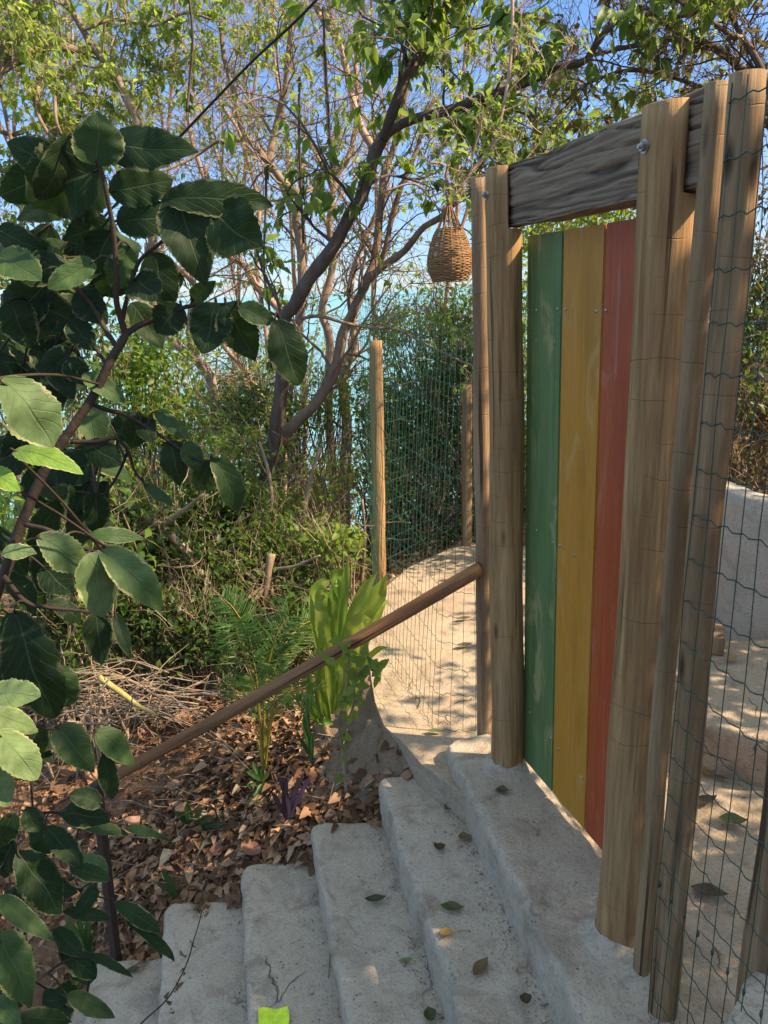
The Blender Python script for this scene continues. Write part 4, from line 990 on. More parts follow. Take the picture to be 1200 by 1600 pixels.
# ------------------------------------------------------------------ foreground shrub with big variegated leaves
FG = thing('variegated_shrub', 'large dark green shrub with toothed cream-edged leaves filling the left foreground', 'shrub', (-1.05, 1.15, ground(-1.05, 1.15)))
LM = MB(); PET = MB()
def big_leaf(B, T, width, nh, fold=.25, sag=.12, var=.4, twist=0.0, nu=18, nv=6, petiole=None):
    B = np.array(B, float); T = np.array(T, float); L = np.linalg.norm(T-B); d = unit(T-B)
    s_ = unit(np.cross(d, nh)); n_ = np.cross(s_, d)
    teeth = max(9, int(L/.0085)); V = []; UV = []
    ph = rnd(0, 6); e1 = rnd(.42, .66); e2 = rnd(.60, .98); nrmw = 1/((e1/(e1+e2))**e1*(e2/(e1+e2))**e2); asy = rnd(.0, .07); roll = rnd(-.25, .55); crk = rnd(.6, 1.7); thh = rnd(.06, .15)
    for i in range(nu*2+1):
        t = i/(nu*2)
        w = (t**e1)*((1-t)**e2)*nrmw*.92*.5*width*(1+asy*math.sin(t*5+ph))
        w = max(w, .0006)
        c = B + d*L*t + n_*(4*sag*L*t*(1-t)*.5 - sag*L*t*t*.6)
        tw = twist*(t-.3); ss = s_*math.cos(tw)+n_*math.sin(tw); nn = n_*math.cos(tw)-s_*math.sin(tw)
        for j in range(-nv//2, nv//2+1):
            v = j/(nv/2); ww = w*v
            if abs(j) == nv//2: ww *= 1+thh*((t*teeth+ph*(j > 0)) % 1.0) * (1 if t < .97 else 0)
            q = c + ss*ww + nn*(fold*abs(ww) - .35*fold*abs(ww)*abs(v) + .05*w*math.sin(t*25+ph)*abs(v) + .10*w*math.sin(t*7+ph+2*v))
            q = q + n_*(-roll*.35*abs(ww)*abs(v)**2) + n_*width*crk*(.11*mnoise.noise(tuple(q*19+ph)) + .035*mnoise.noise(tuple(q*60+ph))*abs(v)) + s_*width*.05*mnoise.noise((t*3, ph, 1))
            V.append(q); UV.append((t, (v+1)/2))
    m = nv+1
    Q = [(i*m+j, i*m+j+1, (i+1)*m+j+1, (i+1)*m+j) for i in range(nu*2) for j in range(nv)]
    LM.add(V, Q, None, var, UV)
    if petiole is not None:
        p = np.array(petiole, float); mid = (B+p)/2+np.array([0, 0, .01])
        PET.tube(cr([p, mid, B, B+d*L*.12], 3), np.linspace(.0026, .0016, 10), 5)
def near(q):
    return STEMPTS[np.argmin(np.linalg.norm(STEMPTS-np.array(q), axis=1))]
# stems traced, each with its own distance
STM = MB(); STEMS = []
def stem(pts, Ys, r0, r1):
    n = len(pts); P = cr([gy(u, v, Ys[0]+(Ys[1]-Ys[0])*i/(n-1)) for i, (u, v) in enumerate(pts)], 6)
    STM.tube(P, np.linspace(r0, r1, len(P)), 8, .4, wob=.05); STEMS.append(P)
stem([(-60, 1150), (-30, 1000), (10, 890), (35, 815), (70, 735), (105, 680), (145, 620), (172, 565), (190, 535), (198, 520)], (1.32, 1.42), .0105, .007)
stem([(196, 523), (215, 510), (240, 500), (275, 485), (300, 478), (345, 476), (390, 478), (430, 492), (455, 520)], (1.42, 1.40), .006, .002)
stem([(196, 522), (188, 495), (182, 470), (182, 430), (178, 370), (172, 330), (165, 295), (156, 262)], (1.42, 1.36), .006, .003)
stem([(190, 505), (200, 460), (212, 420), (225, 400), (250, 380), (280, 350), (320, 330)], (1.42, 1.38), .0045, .002)
stem([(184, 545), (165, 515), (145, 480), (120, 450), (90, 430), (50, 420), (0, 410)], (1.42, 1.5), .005, .0025)
stem([(168, 572), (150, 545), (130, 525), (100, 500), (60, 480)], (1.43, 1.5), .004, .002)
stem([(137, 628), (165, 640), (195, 648), (230, 668), (265, 690), (300, 715), (335, 722), (350, 735)], (1.41, 1.42), .0045, .0018)
stem([(110, 690), (150, 690), (180, 685), (200, 705), (210, 735), (225, 755)], (1.40, 1.45), .0045, .002)
stem([(40, 820), (80, 830), (110, 850), (150, 862), (190, 870)], (1.33, 1.25), .005, .002)
stem([(5, 900), (40, 940), (80, 950), (130, 955), (180, 965)], (1.3, 1.3), .005, .002)
stem([(-40, 1050), (0, 1100), (40, 1130), (90, 1140), (150, 1145)], (1.25, 1.3), .005, .002)
stem([(-60, 1420), (-20, 1340), (20, 1290), (70, 1270), (130, 1275), (200, 1290)], (1.5, 1.6), .006, .002)
stem([(-60, 1480), (0, 1430), (50, 1400), (100, 1385), (150, 1400), (200, 1412)], (1.5, 1.6), .005, .002)
stem([(-40, 1560), (20, 1545), (60, 1530), (105, 1500), (150, 1495)], (1.4, 1.5), .005, .002)
stem([(200, 705), (185, 740), (165, 770), (150, 772)], (1.44, 1.44), .003, .002)
STEMPTS = np.concatenate(STEMS, 0)
CAMD = unit(EYEP-gy(200, 600, 1.4))
LEAVES = [ # base, tip, width px, distance, colour 0..1 with sun and shade painted in, extra tilt (x,y,z), fold, sag
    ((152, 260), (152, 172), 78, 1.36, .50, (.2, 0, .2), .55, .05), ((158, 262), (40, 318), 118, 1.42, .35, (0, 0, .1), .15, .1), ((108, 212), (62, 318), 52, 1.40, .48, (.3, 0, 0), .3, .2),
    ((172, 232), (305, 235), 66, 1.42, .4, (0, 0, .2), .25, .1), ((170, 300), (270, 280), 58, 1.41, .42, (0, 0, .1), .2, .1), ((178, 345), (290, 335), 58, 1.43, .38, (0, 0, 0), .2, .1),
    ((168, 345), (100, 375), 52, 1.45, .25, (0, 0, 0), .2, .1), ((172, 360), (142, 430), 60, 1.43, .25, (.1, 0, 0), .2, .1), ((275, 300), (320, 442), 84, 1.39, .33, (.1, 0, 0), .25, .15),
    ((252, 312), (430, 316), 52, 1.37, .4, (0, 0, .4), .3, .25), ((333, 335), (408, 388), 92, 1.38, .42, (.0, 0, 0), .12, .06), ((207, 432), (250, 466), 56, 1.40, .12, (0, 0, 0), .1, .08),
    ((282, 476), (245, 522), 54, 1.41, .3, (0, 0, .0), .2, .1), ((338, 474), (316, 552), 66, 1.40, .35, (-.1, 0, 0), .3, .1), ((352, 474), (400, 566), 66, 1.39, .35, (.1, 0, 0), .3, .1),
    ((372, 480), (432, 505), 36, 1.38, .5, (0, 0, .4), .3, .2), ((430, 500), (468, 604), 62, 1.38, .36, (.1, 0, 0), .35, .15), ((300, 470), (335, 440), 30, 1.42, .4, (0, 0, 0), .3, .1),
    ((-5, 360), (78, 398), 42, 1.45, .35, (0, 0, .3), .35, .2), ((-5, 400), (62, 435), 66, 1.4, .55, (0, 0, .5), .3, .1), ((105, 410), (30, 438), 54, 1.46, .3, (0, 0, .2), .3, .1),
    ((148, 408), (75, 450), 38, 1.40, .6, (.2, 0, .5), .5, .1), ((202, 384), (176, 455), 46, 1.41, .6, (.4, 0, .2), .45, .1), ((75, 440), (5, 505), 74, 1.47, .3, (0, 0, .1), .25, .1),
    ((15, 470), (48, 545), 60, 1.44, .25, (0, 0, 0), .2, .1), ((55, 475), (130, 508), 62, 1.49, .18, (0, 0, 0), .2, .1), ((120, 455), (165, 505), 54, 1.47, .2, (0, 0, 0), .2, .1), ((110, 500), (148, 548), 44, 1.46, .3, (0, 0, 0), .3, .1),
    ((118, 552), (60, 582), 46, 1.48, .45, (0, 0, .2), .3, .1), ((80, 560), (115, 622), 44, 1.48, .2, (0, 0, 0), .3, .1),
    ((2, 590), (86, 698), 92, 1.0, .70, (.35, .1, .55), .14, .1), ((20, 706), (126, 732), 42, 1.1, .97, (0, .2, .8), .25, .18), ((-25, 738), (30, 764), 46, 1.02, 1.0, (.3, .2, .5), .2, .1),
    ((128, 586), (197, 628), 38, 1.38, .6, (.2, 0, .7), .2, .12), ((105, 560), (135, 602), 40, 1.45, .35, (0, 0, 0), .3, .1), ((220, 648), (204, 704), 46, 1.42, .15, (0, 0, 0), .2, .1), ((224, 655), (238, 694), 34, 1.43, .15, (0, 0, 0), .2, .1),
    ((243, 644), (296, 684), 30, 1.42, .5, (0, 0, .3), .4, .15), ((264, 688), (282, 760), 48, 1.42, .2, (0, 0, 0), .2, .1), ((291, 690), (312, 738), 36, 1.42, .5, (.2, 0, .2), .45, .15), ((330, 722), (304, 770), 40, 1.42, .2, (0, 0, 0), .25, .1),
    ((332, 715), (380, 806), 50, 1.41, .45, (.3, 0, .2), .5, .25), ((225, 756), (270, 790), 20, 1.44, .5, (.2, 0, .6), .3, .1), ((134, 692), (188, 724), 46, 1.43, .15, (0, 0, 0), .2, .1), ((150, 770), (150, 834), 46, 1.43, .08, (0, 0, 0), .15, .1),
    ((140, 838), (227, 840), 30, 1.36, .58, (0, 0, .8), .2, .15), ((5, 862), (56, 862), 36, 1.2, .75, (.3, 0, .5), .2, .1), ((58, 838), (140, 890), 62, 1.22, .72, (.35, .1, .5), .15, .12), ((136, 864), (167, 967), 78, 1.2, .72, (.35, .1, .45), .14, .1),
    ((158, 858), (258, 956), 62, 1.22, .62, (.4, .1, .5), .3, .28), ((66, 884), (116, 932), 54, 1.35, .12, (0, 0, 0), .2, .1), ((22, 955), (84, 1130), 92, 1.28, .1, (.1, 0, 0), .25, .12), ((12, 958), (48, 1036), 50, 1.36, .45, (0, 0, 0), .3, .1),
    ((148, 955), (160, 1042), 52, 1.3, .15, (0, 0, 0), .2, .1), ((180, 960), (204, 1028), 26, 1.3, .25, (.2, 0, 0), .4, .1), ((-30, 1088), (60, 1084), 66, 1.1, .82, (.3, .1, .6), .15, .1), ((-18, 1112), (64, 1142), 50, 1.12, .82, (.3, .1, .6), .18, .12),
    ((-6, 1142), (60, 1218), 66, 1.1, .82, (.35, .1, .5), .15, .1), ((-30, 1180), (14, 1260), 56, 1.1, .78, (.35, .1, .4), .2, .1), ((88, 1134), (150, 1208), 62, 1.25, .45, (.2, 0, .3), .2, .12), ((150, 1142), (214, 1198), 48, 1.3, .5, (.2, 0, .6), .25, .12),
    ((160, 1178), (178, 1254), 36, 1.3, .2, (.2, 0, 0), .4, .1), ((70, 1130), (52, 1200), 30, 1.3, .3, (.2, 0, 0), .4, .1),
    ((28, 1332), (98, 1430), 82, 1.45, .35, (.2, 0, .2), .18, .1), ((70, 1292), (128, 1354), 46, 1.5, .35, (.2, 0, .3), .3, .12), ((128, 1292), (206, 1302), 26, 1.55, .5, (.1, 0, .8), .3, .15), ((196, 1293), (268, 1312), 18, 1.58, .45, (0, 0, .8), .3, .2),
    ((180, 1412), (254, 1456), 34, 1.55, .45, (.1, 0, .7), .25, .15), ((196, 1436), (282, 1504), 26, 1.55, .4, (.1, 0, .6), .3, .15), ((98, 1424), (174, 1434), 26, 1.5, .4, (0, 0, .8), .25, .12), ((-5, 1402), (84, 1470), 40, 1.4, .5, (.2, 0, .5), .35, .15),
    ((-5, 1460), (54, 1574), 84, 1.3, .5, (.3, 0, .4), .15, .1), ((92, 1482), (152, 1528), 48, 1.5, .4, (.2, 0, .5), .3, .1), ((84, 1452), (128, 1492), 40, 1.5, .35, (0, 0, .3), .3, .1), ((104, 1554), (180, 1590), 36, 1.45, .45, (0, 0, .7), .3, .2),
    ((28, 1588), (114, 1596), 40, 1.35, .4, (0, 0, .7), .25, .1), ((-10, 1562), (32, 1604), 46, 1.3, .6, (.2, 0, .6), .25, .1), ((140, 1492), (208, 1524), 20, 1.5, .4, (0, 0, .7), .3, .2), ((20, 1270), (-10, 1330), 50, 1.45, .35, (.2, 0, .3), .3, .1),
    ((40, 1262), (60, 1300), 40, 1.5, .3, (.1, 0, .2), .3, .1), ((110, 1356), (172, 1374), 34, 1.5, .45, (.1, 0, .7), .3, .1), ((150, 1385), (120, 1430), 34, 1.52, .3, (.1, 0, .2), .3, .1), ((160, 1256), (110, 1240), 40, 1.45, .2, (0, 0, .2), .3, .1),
]
for (b, tp, w, Y, var, tilt, fold, sag) in LEAVES:
    Bp = gy(*b, Y); Tp = gy(*tp, Y+rnd(-.05, .05)); nh = unit(EYEP-Bp) + np.array(tilt)*.8 + rvec()*.16
    big_leaf(Bp, Tp, w*Y*1.02/FPX*.98, unit(nh), fold, sag, var, rnd(-.3, .3), petiole=near(Bp))
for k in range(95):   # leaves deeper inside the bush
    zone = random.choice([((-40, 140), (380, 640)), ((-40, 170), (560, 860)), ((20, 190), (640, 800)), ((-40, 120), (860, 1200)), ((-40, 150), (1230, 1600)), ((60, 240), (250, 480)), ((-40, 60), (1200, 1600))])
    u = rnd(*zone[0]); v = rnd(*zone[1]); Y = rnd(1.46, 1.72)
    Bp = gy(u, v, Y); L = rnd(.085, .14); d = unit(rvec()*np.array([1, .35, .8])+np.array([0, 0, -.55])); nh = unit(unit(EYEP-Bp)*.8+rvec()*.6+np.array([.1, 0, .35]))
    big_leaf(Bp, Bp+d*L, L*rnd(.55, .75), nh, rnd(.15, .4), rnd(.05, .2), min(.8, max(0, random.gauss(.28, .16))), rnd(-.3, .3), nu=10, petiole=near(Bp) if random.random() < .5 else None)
STM.add(np.concatenate(PET.V), np.concatenate(PET.Q), None, .5); STM.build('stems', SHRUB_STEM, FG); LM.build('foliage', BIGLEAF, FG)

# ------------------------------------------------------------------ small plants in the bed
PALM_L = mat_leaf('palm_leaflets', [(0, (.045, .12, .03)), (.5, (.085, .19, .04)), (1, (.17, .28, .06))], (.35, .55, .08), .45, .4)
PALM_S = mat_plain('palm_stalk', (.30, .24, .04), .5)
STRAP = mat_leaf('strap_leaf', [(0, (.05, .16, .025)), (.5, (.18, .31, .05)), (1, (.46, .50, .11))], (.55, .66, .09), .45, .4)
STRAP_D = mat_leaf('dark_strap_leaf', [(0, (.02, .06, .02)), (.5, (.035, .10, .03)), (1, (.06, .15, .04))], TW, .3, .4)
PURPLE = mat_leaf('purple_leaf', [(0, (.075, .055, .045)), (.5, (.17, .085, .08)), (1, (.40, .18, .26))], (.3, .06, .2), .2, .5)
def strap(mb, pts, Y, wpx, var, fold=.25, nrm=None):
    P = cr([gy(u, v, y) for (u, v), y in zip(pts, np.linspace(Y[0], Y[1], len(pts)))], 5); n = len(P)
    tn = np.gradient(P, axis=0); V = []; VV = []
    for i in range(n):
        t = i/(n-1); w = wpx*Y[0]/FPX*.5*min(1, .45+2.2*t)*min(1, (1-t)*3.2+.03)
        vd = unit(EYEP-P[i]) if nrm is None else nrm
        s_ = unit(np.cross(unit(tn[i]), vd)); n_ = unit(np.cross(s_, unit(tn[i])))
        for j in (-1, -.5, 0, .5, 1): V.append(P[i]+s_*w*j*.78+n_*w*abs(j)*fold+n_*w*.12*math.sin(i*.9+j*2)); VV.append(min(1, max(0, var-.25*abs(j)+.12*(j == 0)+.15*mnoise.noise((t*5, j*2, var*9)))))
    mb.add(V, [(i*5+j, i*5+j+1, (i+1)*5+j+1, (i+1)*5+j) for i in range(n-1) for j in range(4)], None, np.array(VV))
pb = gz(413, 1197, -.36)
PALM = thing('palm_seedling', 'feathery young palm with orange-yellow stalks beside the handrail', 'palm', pb)
PL = MB(); PS = MB()
FR = [([(412, 1197), (404, 1110), (390, 1050), (374, 1000), (366, 975)], 44, .35), ([(410, 1197), (404, 1090), (390, 1000), (368, 955), (350, 936)], 34, .2), ([(413, 1197), (420, 1090), (438, 1020), (474, 976), (522, 962)], 44, .6), ([(415, 1197), (424, 1115), (442, 1086), (466, 1076), (486, 1082)], 38, .8), ([(412, 1197), (414, 1080), (424, 1020), (436, 985), (452, 962)], 40, .35), ([(410, 1197), (396, 1120), (372, 1082), (350, 1066)], 36, .45), ([(414, 1197), (424, 1130), (432, 1075), (434, 1042)], 28, .75), ([(412, 1197), (408, 1130), (402, 1085), (398, 1060)], 28, .9)]
for fi, (pts, ll, var) in enumerate(FR):
    P = cr([gy(u, v, pb[1]+(fi % 3-1)*.07*i) for i, (u, v) in enumerate(pts)], 9); n = len(P)
    PS.tube(P, np.linspace(.0055, .0013, n), 5, .5, cap=False)
    lb = LB()
    for i in range(int(n*.36), n):
        for sg in (-1, 1):
            for rep in (0, .5):
                t = i/(n-1); q = P[i]+(P[min(n-1, i+1)]-P[i])*rep; tg = unit(P[min(n-1, i+1)]-P[i-1]); vd = unit(EYEP-q)+rvec()*.25; s_ = unit(np.cross(tg, vd))
                l = ll*pb[1]/FPX*1.2*(1.05-.55*abs(t-.6)*1.6)*rnd(.75, 1.15)
                lb.put(q, unit(tg*.75+s_*sg*.85+np.array([0, 0, -.2])+rvec()*.16), unit(vd), l, .0058, min(1, max(0, var+rnd(-.15, .2))))
    lb.flush(PL, .15, .3)
PS.build('stalks', PALM_S, PALM); PL.build('fronds', PALM_L, PALM)
cbp = gz(530, 1118, -.14)
CAN = thing('strap_leaf_plant', 'clump of broad folded yellow-green strap leaves by the path edge', 'plant', cbp)
CL = MB(); yc = cbp[1]+.02
for pts, w, v, dy in [([(520, 1115), (506, 1010), (497, 950), (502, 915), (516, 906)], 40, .75, .0), ([(516, 906), (528, 902), (533, 912), (536, 950)], 40, .35, .02), ([(524, 1110), (520, 1000), (521, 940), (522, 905)], 30, .2, .05), ([(525, 1110), (533, 990), (540, 910), (544, 868)], 20, .45, -.05),
        ([(528, 1105), (541, 1000), (566, 930), (590, 893)], 28, .8, -.08), ([(530, 1105), (560, 985), (590, 930), (603, 898)], 38, .75, .05), ([(533, 1105), (548, 1010), (562, 972), (580, 968)], 40, 1.0, -.12), ([(538, 1105), (562, 1010), (586, 955), (606, 938)], 36, .9, .1),
        ([(545, 1105), (568, 1040), (590, 1015), (608, 1011)], 13, .35, -.1), ([(547, 1105), (556, 1060), (566, 1000), (560, 970)], 24, .9, .0), ([(515, 1130), (502, 1080), (500, 1040), (508, 1000)], 22, .2, -.1), ([(520, 1130), (492, 1120), (483, 1070), (486, 1030)], 16, .1, -.12), ([(540, 1110), (555, 1075), (578, 1040), (592, 1050), (594, 1070)], 12, .5, -.15), ([(505, 1140), (498, 1100), (495, 1060)], 14, .15, -.15)]:
    strap(CL, pts, (yc+dy*.3, yc+dy), w, v, .35)
CL.build('leaves', STRAP, CAN)
vb = gz(541, 1238, -.12)
VN = thing('climbing_plant', 'thin leafy stem with small rounded leaves growing in the soil beside the mud bank', 'plant', vb)
st = MB(); lb = LB(); P = cr([gy(u, v, vb[1]+.0) for u, v in [(541, 1238), (536, 1180), (530, 1130), (541, 1080), (546, 1040), (540, 1005)]], 6)
st.tube(P, np.linspace(.006, .003, len(P)), 5); P2 = cr([gy(u, v, vb[1]-.02) for u, v in [(536, 1150), (552, 1100), (556, 1060), (570, 1040), (588, 1042)]], 6); st.tube(P2, np.linspace(.004, .002, len(P2)), 5)
for Pk in (P, P2):
    for k in range(24):
        q = Pk[random.randrange(3, len(Pk))]; l = rnd(.03, .055); lb.put(q, unit(rvec()+np.array([0, -.3, 0])), unit(np.array([.3, -.6, .6])+rvec()*.5), l, l*.62, rnd(.3, 1))
for u, v in [(515, 1040), (530, 1030), (548, 1035), (575, 1040), (588, 1050), (592, 1040), (520, 1050), (580, 1058), (565, 1030), (535, 1000), (525, 990), (510, 1028)]:
    q = gy(u, v, vb[1]-.05); l = rnd(.05, .075); lb.put(q, unit(rvec()+np.array([.2, -.3, -.3])), unit(np.array([.3, -.6, .6])+rvec()*.3), l, l*.5, rnd(.6, 1))
st.build('stem', BARK_TAN, VN); m = MB(); lb.flush(m, .15, .2); m.build('foliage', LEAF_FRESH, VN)
pb2 = gz(449, 1282, -.36)
PU = thing('purple_plant', 'small plant with upright purple strap leaves at the stair edge', 'plant', pb2)
m = MB()
for pts, w, v in [([(449, 1280), (448, 1245), (440, 1215), (430, 1195)], 15, .3), ([(450, 1280), (456, 1250), (468, 1215), (482, 1190)], 16, .6), ([(449, 1280), (444, 1250), (445, 1220), (450, 1203)], 17, .2), ([(448, 1282), (435, 1255), (424, 1235), (416, 1226)], 12, .1), ([(451, 1280), (452, 1262), (449, 1245), (446, 1232)], 12, 1.0), ([(455, 1275), (470, 1240), (486, 1210), (494, 1196)], 12, .9)]:
    strap(m, [(450+(a-450)*.82, 1280+(b-1280)*.82) for a, b in pts], (pb2[1], pb2[1]-.05), w*.85, v, .3)
m.build('leaves', PURPLE, PU)
def rosette(label, u, v, z, blades, mat, name='bed_plant', w=12):
    b = gz(u, v, z); t = thing(name, label, 'plant', b); m = MB()
    for (du, dv, ww, var, dy) in blades: strap(m, [(u, v), (u+du*.45+dv*.05, v+dv*.6), (u+du, v+dv)], (b[1], b[1]+dy), ww, var, .3)
    m.build('leaves', mat, t); return t
rosette('low fresh green rosette left of the purple plant', 410, 1222, -.40, [(-28, -18, 10, .8, -.05), (-16, -32, 11, .9, 0), (4, -30, 9, .6, 0), (-30, 6, 9, .5, -.08), (-14, 40, 10, .3, -.1), (-26, 30, 9, .4, -.1), (12, -14, 8, .5, -.05)], STRAP_D)
rosette('upright dark blade-like plant between palm and purple plant', 488, 1188, -.22, [(-14, -76, 12, .5, 0), (-24, -40, 9, .2, -.05), (6, -50, 9, .6, 0), (-4, -120, 10, .1, .05)], STRAP_D)
rosette('small plant with dark pointed leaves in the litter near the third step', 300, 1296, -.62, [(-8, -44, 16, .9, 0), (36, -22, 16, .2, -.1), (56, -10, 14, .1, -.12), (-30, -30, 14, .3, 0), (4, 44, 9, .2, -.1), (20, -36, 12, .3, 0)], STRAP_D)
rosette('two dark blades sprouting beside the corner of the fifth step', 277, 1402, -.70, [(-26, -46, 13, .3, 0), (-36, -24, 11, .1, 0)], STRAP_D)
rosette('bright grassy tuft below the foreground shrub by the lowest step', 140, 1490, -.92, [(-40, -55, 14, .9, 0), (-22, -65, 12, .8, 0), (0, -60, 15, .7, 0), (12, -40, 10, .5, 0), (-20, 40, 9, .8, -.1), (-48, 62, 9, .9, -.15), (-34, 70, 8, .6, -.15)], STRAP_D)
# ------------------------------------------------------------------ litter and dry wood
mb = MB(); lb = LB()
for k in range(19000):
    y = rnd(2.5, 5.6) if random.random() < .6 else rnd(2.52, 3.2); x = pathleft(y)-.06-abs(random.gauss(0, 1.25))
    if x < -4: continue
    if y < 3.7 and x > float(np.interp(y, [q[0] for q in PATHL], [q[1] for q in PATHL]))-.32 and random.random() < .85: continue
    dens = mnoise.noise((x*2.2, y*2.2, 4))
    if random.random() > .62+dens*.9: continue
    z = ground(x, y)+rnd(.002, .022); l = rnd(.022, .06) if random.random() < .9 else rnd(.06, .09)
    lb.put((x, y, z), unit(np.array([rnd(-1, 1), rnd(-1, 1), rnd(-.25, .25)])), unit(np.array([0, 0, 1.])+rvec()*.5), l, l*rnd(.4, .7), random.random())
for i in range(1, 6):
    for k in range(150):
        x = rnd(STEP[i][0]-.02, STEP[i-1][0]+.03); y = STEP[i][1]+rnd(-.03, .16); z = max(ground(x, y), STEP[i][4]-.10+(y-STEP[i][1])*.5)+rnd(.004, .03); l = rnd(.025, .065)
        lb.put((x, y, z), unit(np.array([rnd(-1, 1), rnd(-1, 1), rnd(-.3, .3)])), unit(np.array([0, -.3, 1.])+rvec()*.5), l, l*rnd(.4, .7), random.random()*.9)
lb.flush(mb, .3, .3)
tag(mb.build('leaf_litter', LITTER), 'brown dry leaf litter covering the soil beside the stairs', 'leaf litter', kind='stuff')
mb = MB(); lb = LB()
for k in range(420):
    y = rnd(2.6, 4.3); x = -abs(random.gauss(.7, .6))-.2; z = ground(x, y)+.012; d = unit(np.array([rnd(-1, 1), rnd(-.5, .5), rnd(-.1, .2)])); L = rnd(.08, .35)
    P = cr([(x, y, z), np.array([x, y, z])+d*L*.5+rvec()*.02+np.array([0, 0, .012]), np.array([x, y, z+.012])+d*L], 3); mb.tube(P, np.linspace(.0032, .0014, len(P)), 3, random.random(), cap=False)
for k in range(120):   # heap of pale twigs
    u = rnd(100, 280); v = rnd(1050, 1120); q = gy(u, v, rnd(2.95, 3.3)); q[2] = max(q[2], ground(q[0], q[1])+.01); d = unit(np.array([rnd(-1, 1), rnd(-.3, .3), rnd(-.3, .15)])); L = rnd(.15, .5)
    P = cr([q, q+d*L*.5+rvec()*.04, q+d*L+np.array([0, 0, -.04])+rvec()*.03], 4); mb.tube(P, np.linspace(.0032, .0012, len(P)), 4, .5+.5*random.random(), cap=False)
tag(mb.build('dry_twigs', STICKS), 'pale dry twigs scattered and heaped on the soil at left', 'twigs', kind='stuff')
mb = MB()
for k in range(360):
    y = rnd(2.56, 3.6); x = pathleft(y)-.05-abs(random.gauss(0, .6)); q = np.array([x, y, ground(x, y)+.004]); r = rnd(.003, .012)*(1 if random.random() < .9 else 1.8)
    mb.tube([q-(0, 0, r*.4), q+(rnd(-.3, .3)*r, 0, r*.2), q+(0, rnd(-.3, .3)*r, r*.8)], [r*.8, r*rnd(.8, 1.1), r*.3], 6, 0, wob=.2)
tag(mb.build('pebbles', MUD), 'loose clods and pebbles on the soil', 'pebbles', kind='stuff')
# dead branches poking out of the undergrowth
def dead(label, lines, mat=STICKS, name='dead_branch', cat='branch'):
    grp = 'dead branches in the undergrowth' if name == 'dead_branch' else None
    mb = MB()
    for pts, Y, w in lines: mb.tube(limb3(pts, Y[0], Y[1], .0), np.linspace(pr(w, Y[0]), pr(w*.45, Y[0]), (len(pts)-1)*4+1), 6, random.random(), wob=.08)
    return tag(mb.build(name, mat), label, cat, grp)
dead('broken pale root-like branch with splayed ends behind the palm', [([(424, 865), (420, 890), (417, 915), (412, 945)], (3.9, 3.8), 8), ([(417, 912), (400, 935), (382, 955)], (3.85, 3.75), 6), ([(415, 920), (408, 950), (398, 975)], (3.85, 3.75), 4), ([(418, 915), (432, 940), (442, 970)], (3.85, 3.8), 6), ([(415, 915), (385, 935), (365, 945)], (3.85, 3.75), 4), ([(424, 890), (460, 885), (500, 868)], (3.9, 3.7), 3.5)])
dead('long fallen brown branch slanting through the undergrowth at left', [([(180, 780), (240, 815), (290, 860), (320, 905), (345, 950), (375, 1000)], (4.2, 3.9), 9), ([(250, 825), (290, 795), (318, 772)], (4.1, 4.0), 5)], BARK_TAN)
dead('dark dead trunk leaning in the shade behind the undergrowth', [([(300, 1080), (330, 1000), (350, 920), (372, 840), (385, 800)], (4.4, 4.5), 22), ([(330, 885), (338, 830), (340, 780)], (4.4, 4.4), 9)], BARK_DARK, 'dead_tree', 'tree')
dead('thin shaded upright stem behind the strap leaved clump', [([(560, 960), (566, 900), (570, 840), (566, 780)], (4.6, 4.6), 4)], BARK_TAN)
dead('thin shaded stem slanting up right between the two bushes', [([(455, 900), (470, 830), (482, 760), (500, 700)], (4.8, 4.9), 6)], BARK_TAN)
dead('thin shaded stem rising left of the broken pale branch', [([(420, 870), (425, 800), (420, 740), (405, 690)], (4.7, 4.8), 5)], BARK_TAN)
dead('longest pale dry branch lying along the back of the stick heap', [([(120, 1052), (180, 1055), (230, 1075), (290, 1085), (340, 1080)], (3.3, 3.2), 3.5)])
dead('thin pale branch curving over the yellowed palm stalk', [([(150, 1060), (200, 1062), (250, 1090), (310, 1100)], (3.25, 3.1), 3)])
dead('thick short pale stick propped at the right end of the stick heap', [([(245, 1110), (275, 1085), (315, 1065)], (3.2, 3.2), 4.5)])
dead('pale branch lying nearest the handrail in front of the stick heap', [([(105, 1128), (170, 1130), (230, 1110), (260, 1085)], (2.9, 3.1), 3)])
dead('yellowed palm stalk lying on the stick heap', [([(155, 1058), (190, 1083), (215, 1102), (245, 1118)], (3.0, 2.9), 6)], mat_bark('yellow_stalk', (.36, .27, .10), (.48, .40, .15), (.25, .17, .07)), 'palm_stalk', 'stalk')
# single big dry leaves on the soil
def curl_leaf(name, label, c, L, Wd, ang, mat, var, cup=.3, tilt=(0, 0), stemL=0.0, group=None):
    m = MB(); V = []; nu, nv = 10, 6
    for i in range(nu+1):
        t = i/nu; w = .5*Wd*math.sin(math.pi*min(1, max(0, t))**.85)+.0008
        for j in range(nv+1):
            v = j/nv*2-1; x = (t-.5)*L; y = w*v
            z = cup*(Wd*.5*v*v*math.sin(math.pi*t)) + cup*.5*L*(t-.5)**2*2 + .04*Wd*math.sin(t*9+v*3)
            V.append((x, y, z+.003))
    m.add(V, [(i*(nv+1)+j, i*(nv+1)+j+1, (i+1)*(nv+1)+j+1, (i+1)*(nv+1)+j) for i in range(nu) for j in range(nv)], None, var)
    if stemL: m.tube([(L*.48, 0, .004), (L*.5+stemL*.5, .004, .006), (L*.5+stemL, .008, .003)], .0012, 4, var)
    o = m.build(name, mat); o.location = Vector(c)+Vector((0, 0, .002)); o.rotation_euler = (R(tilt[0]), R(tilt[1]), R(ang)); return tag(o, label, 'leaf', group)
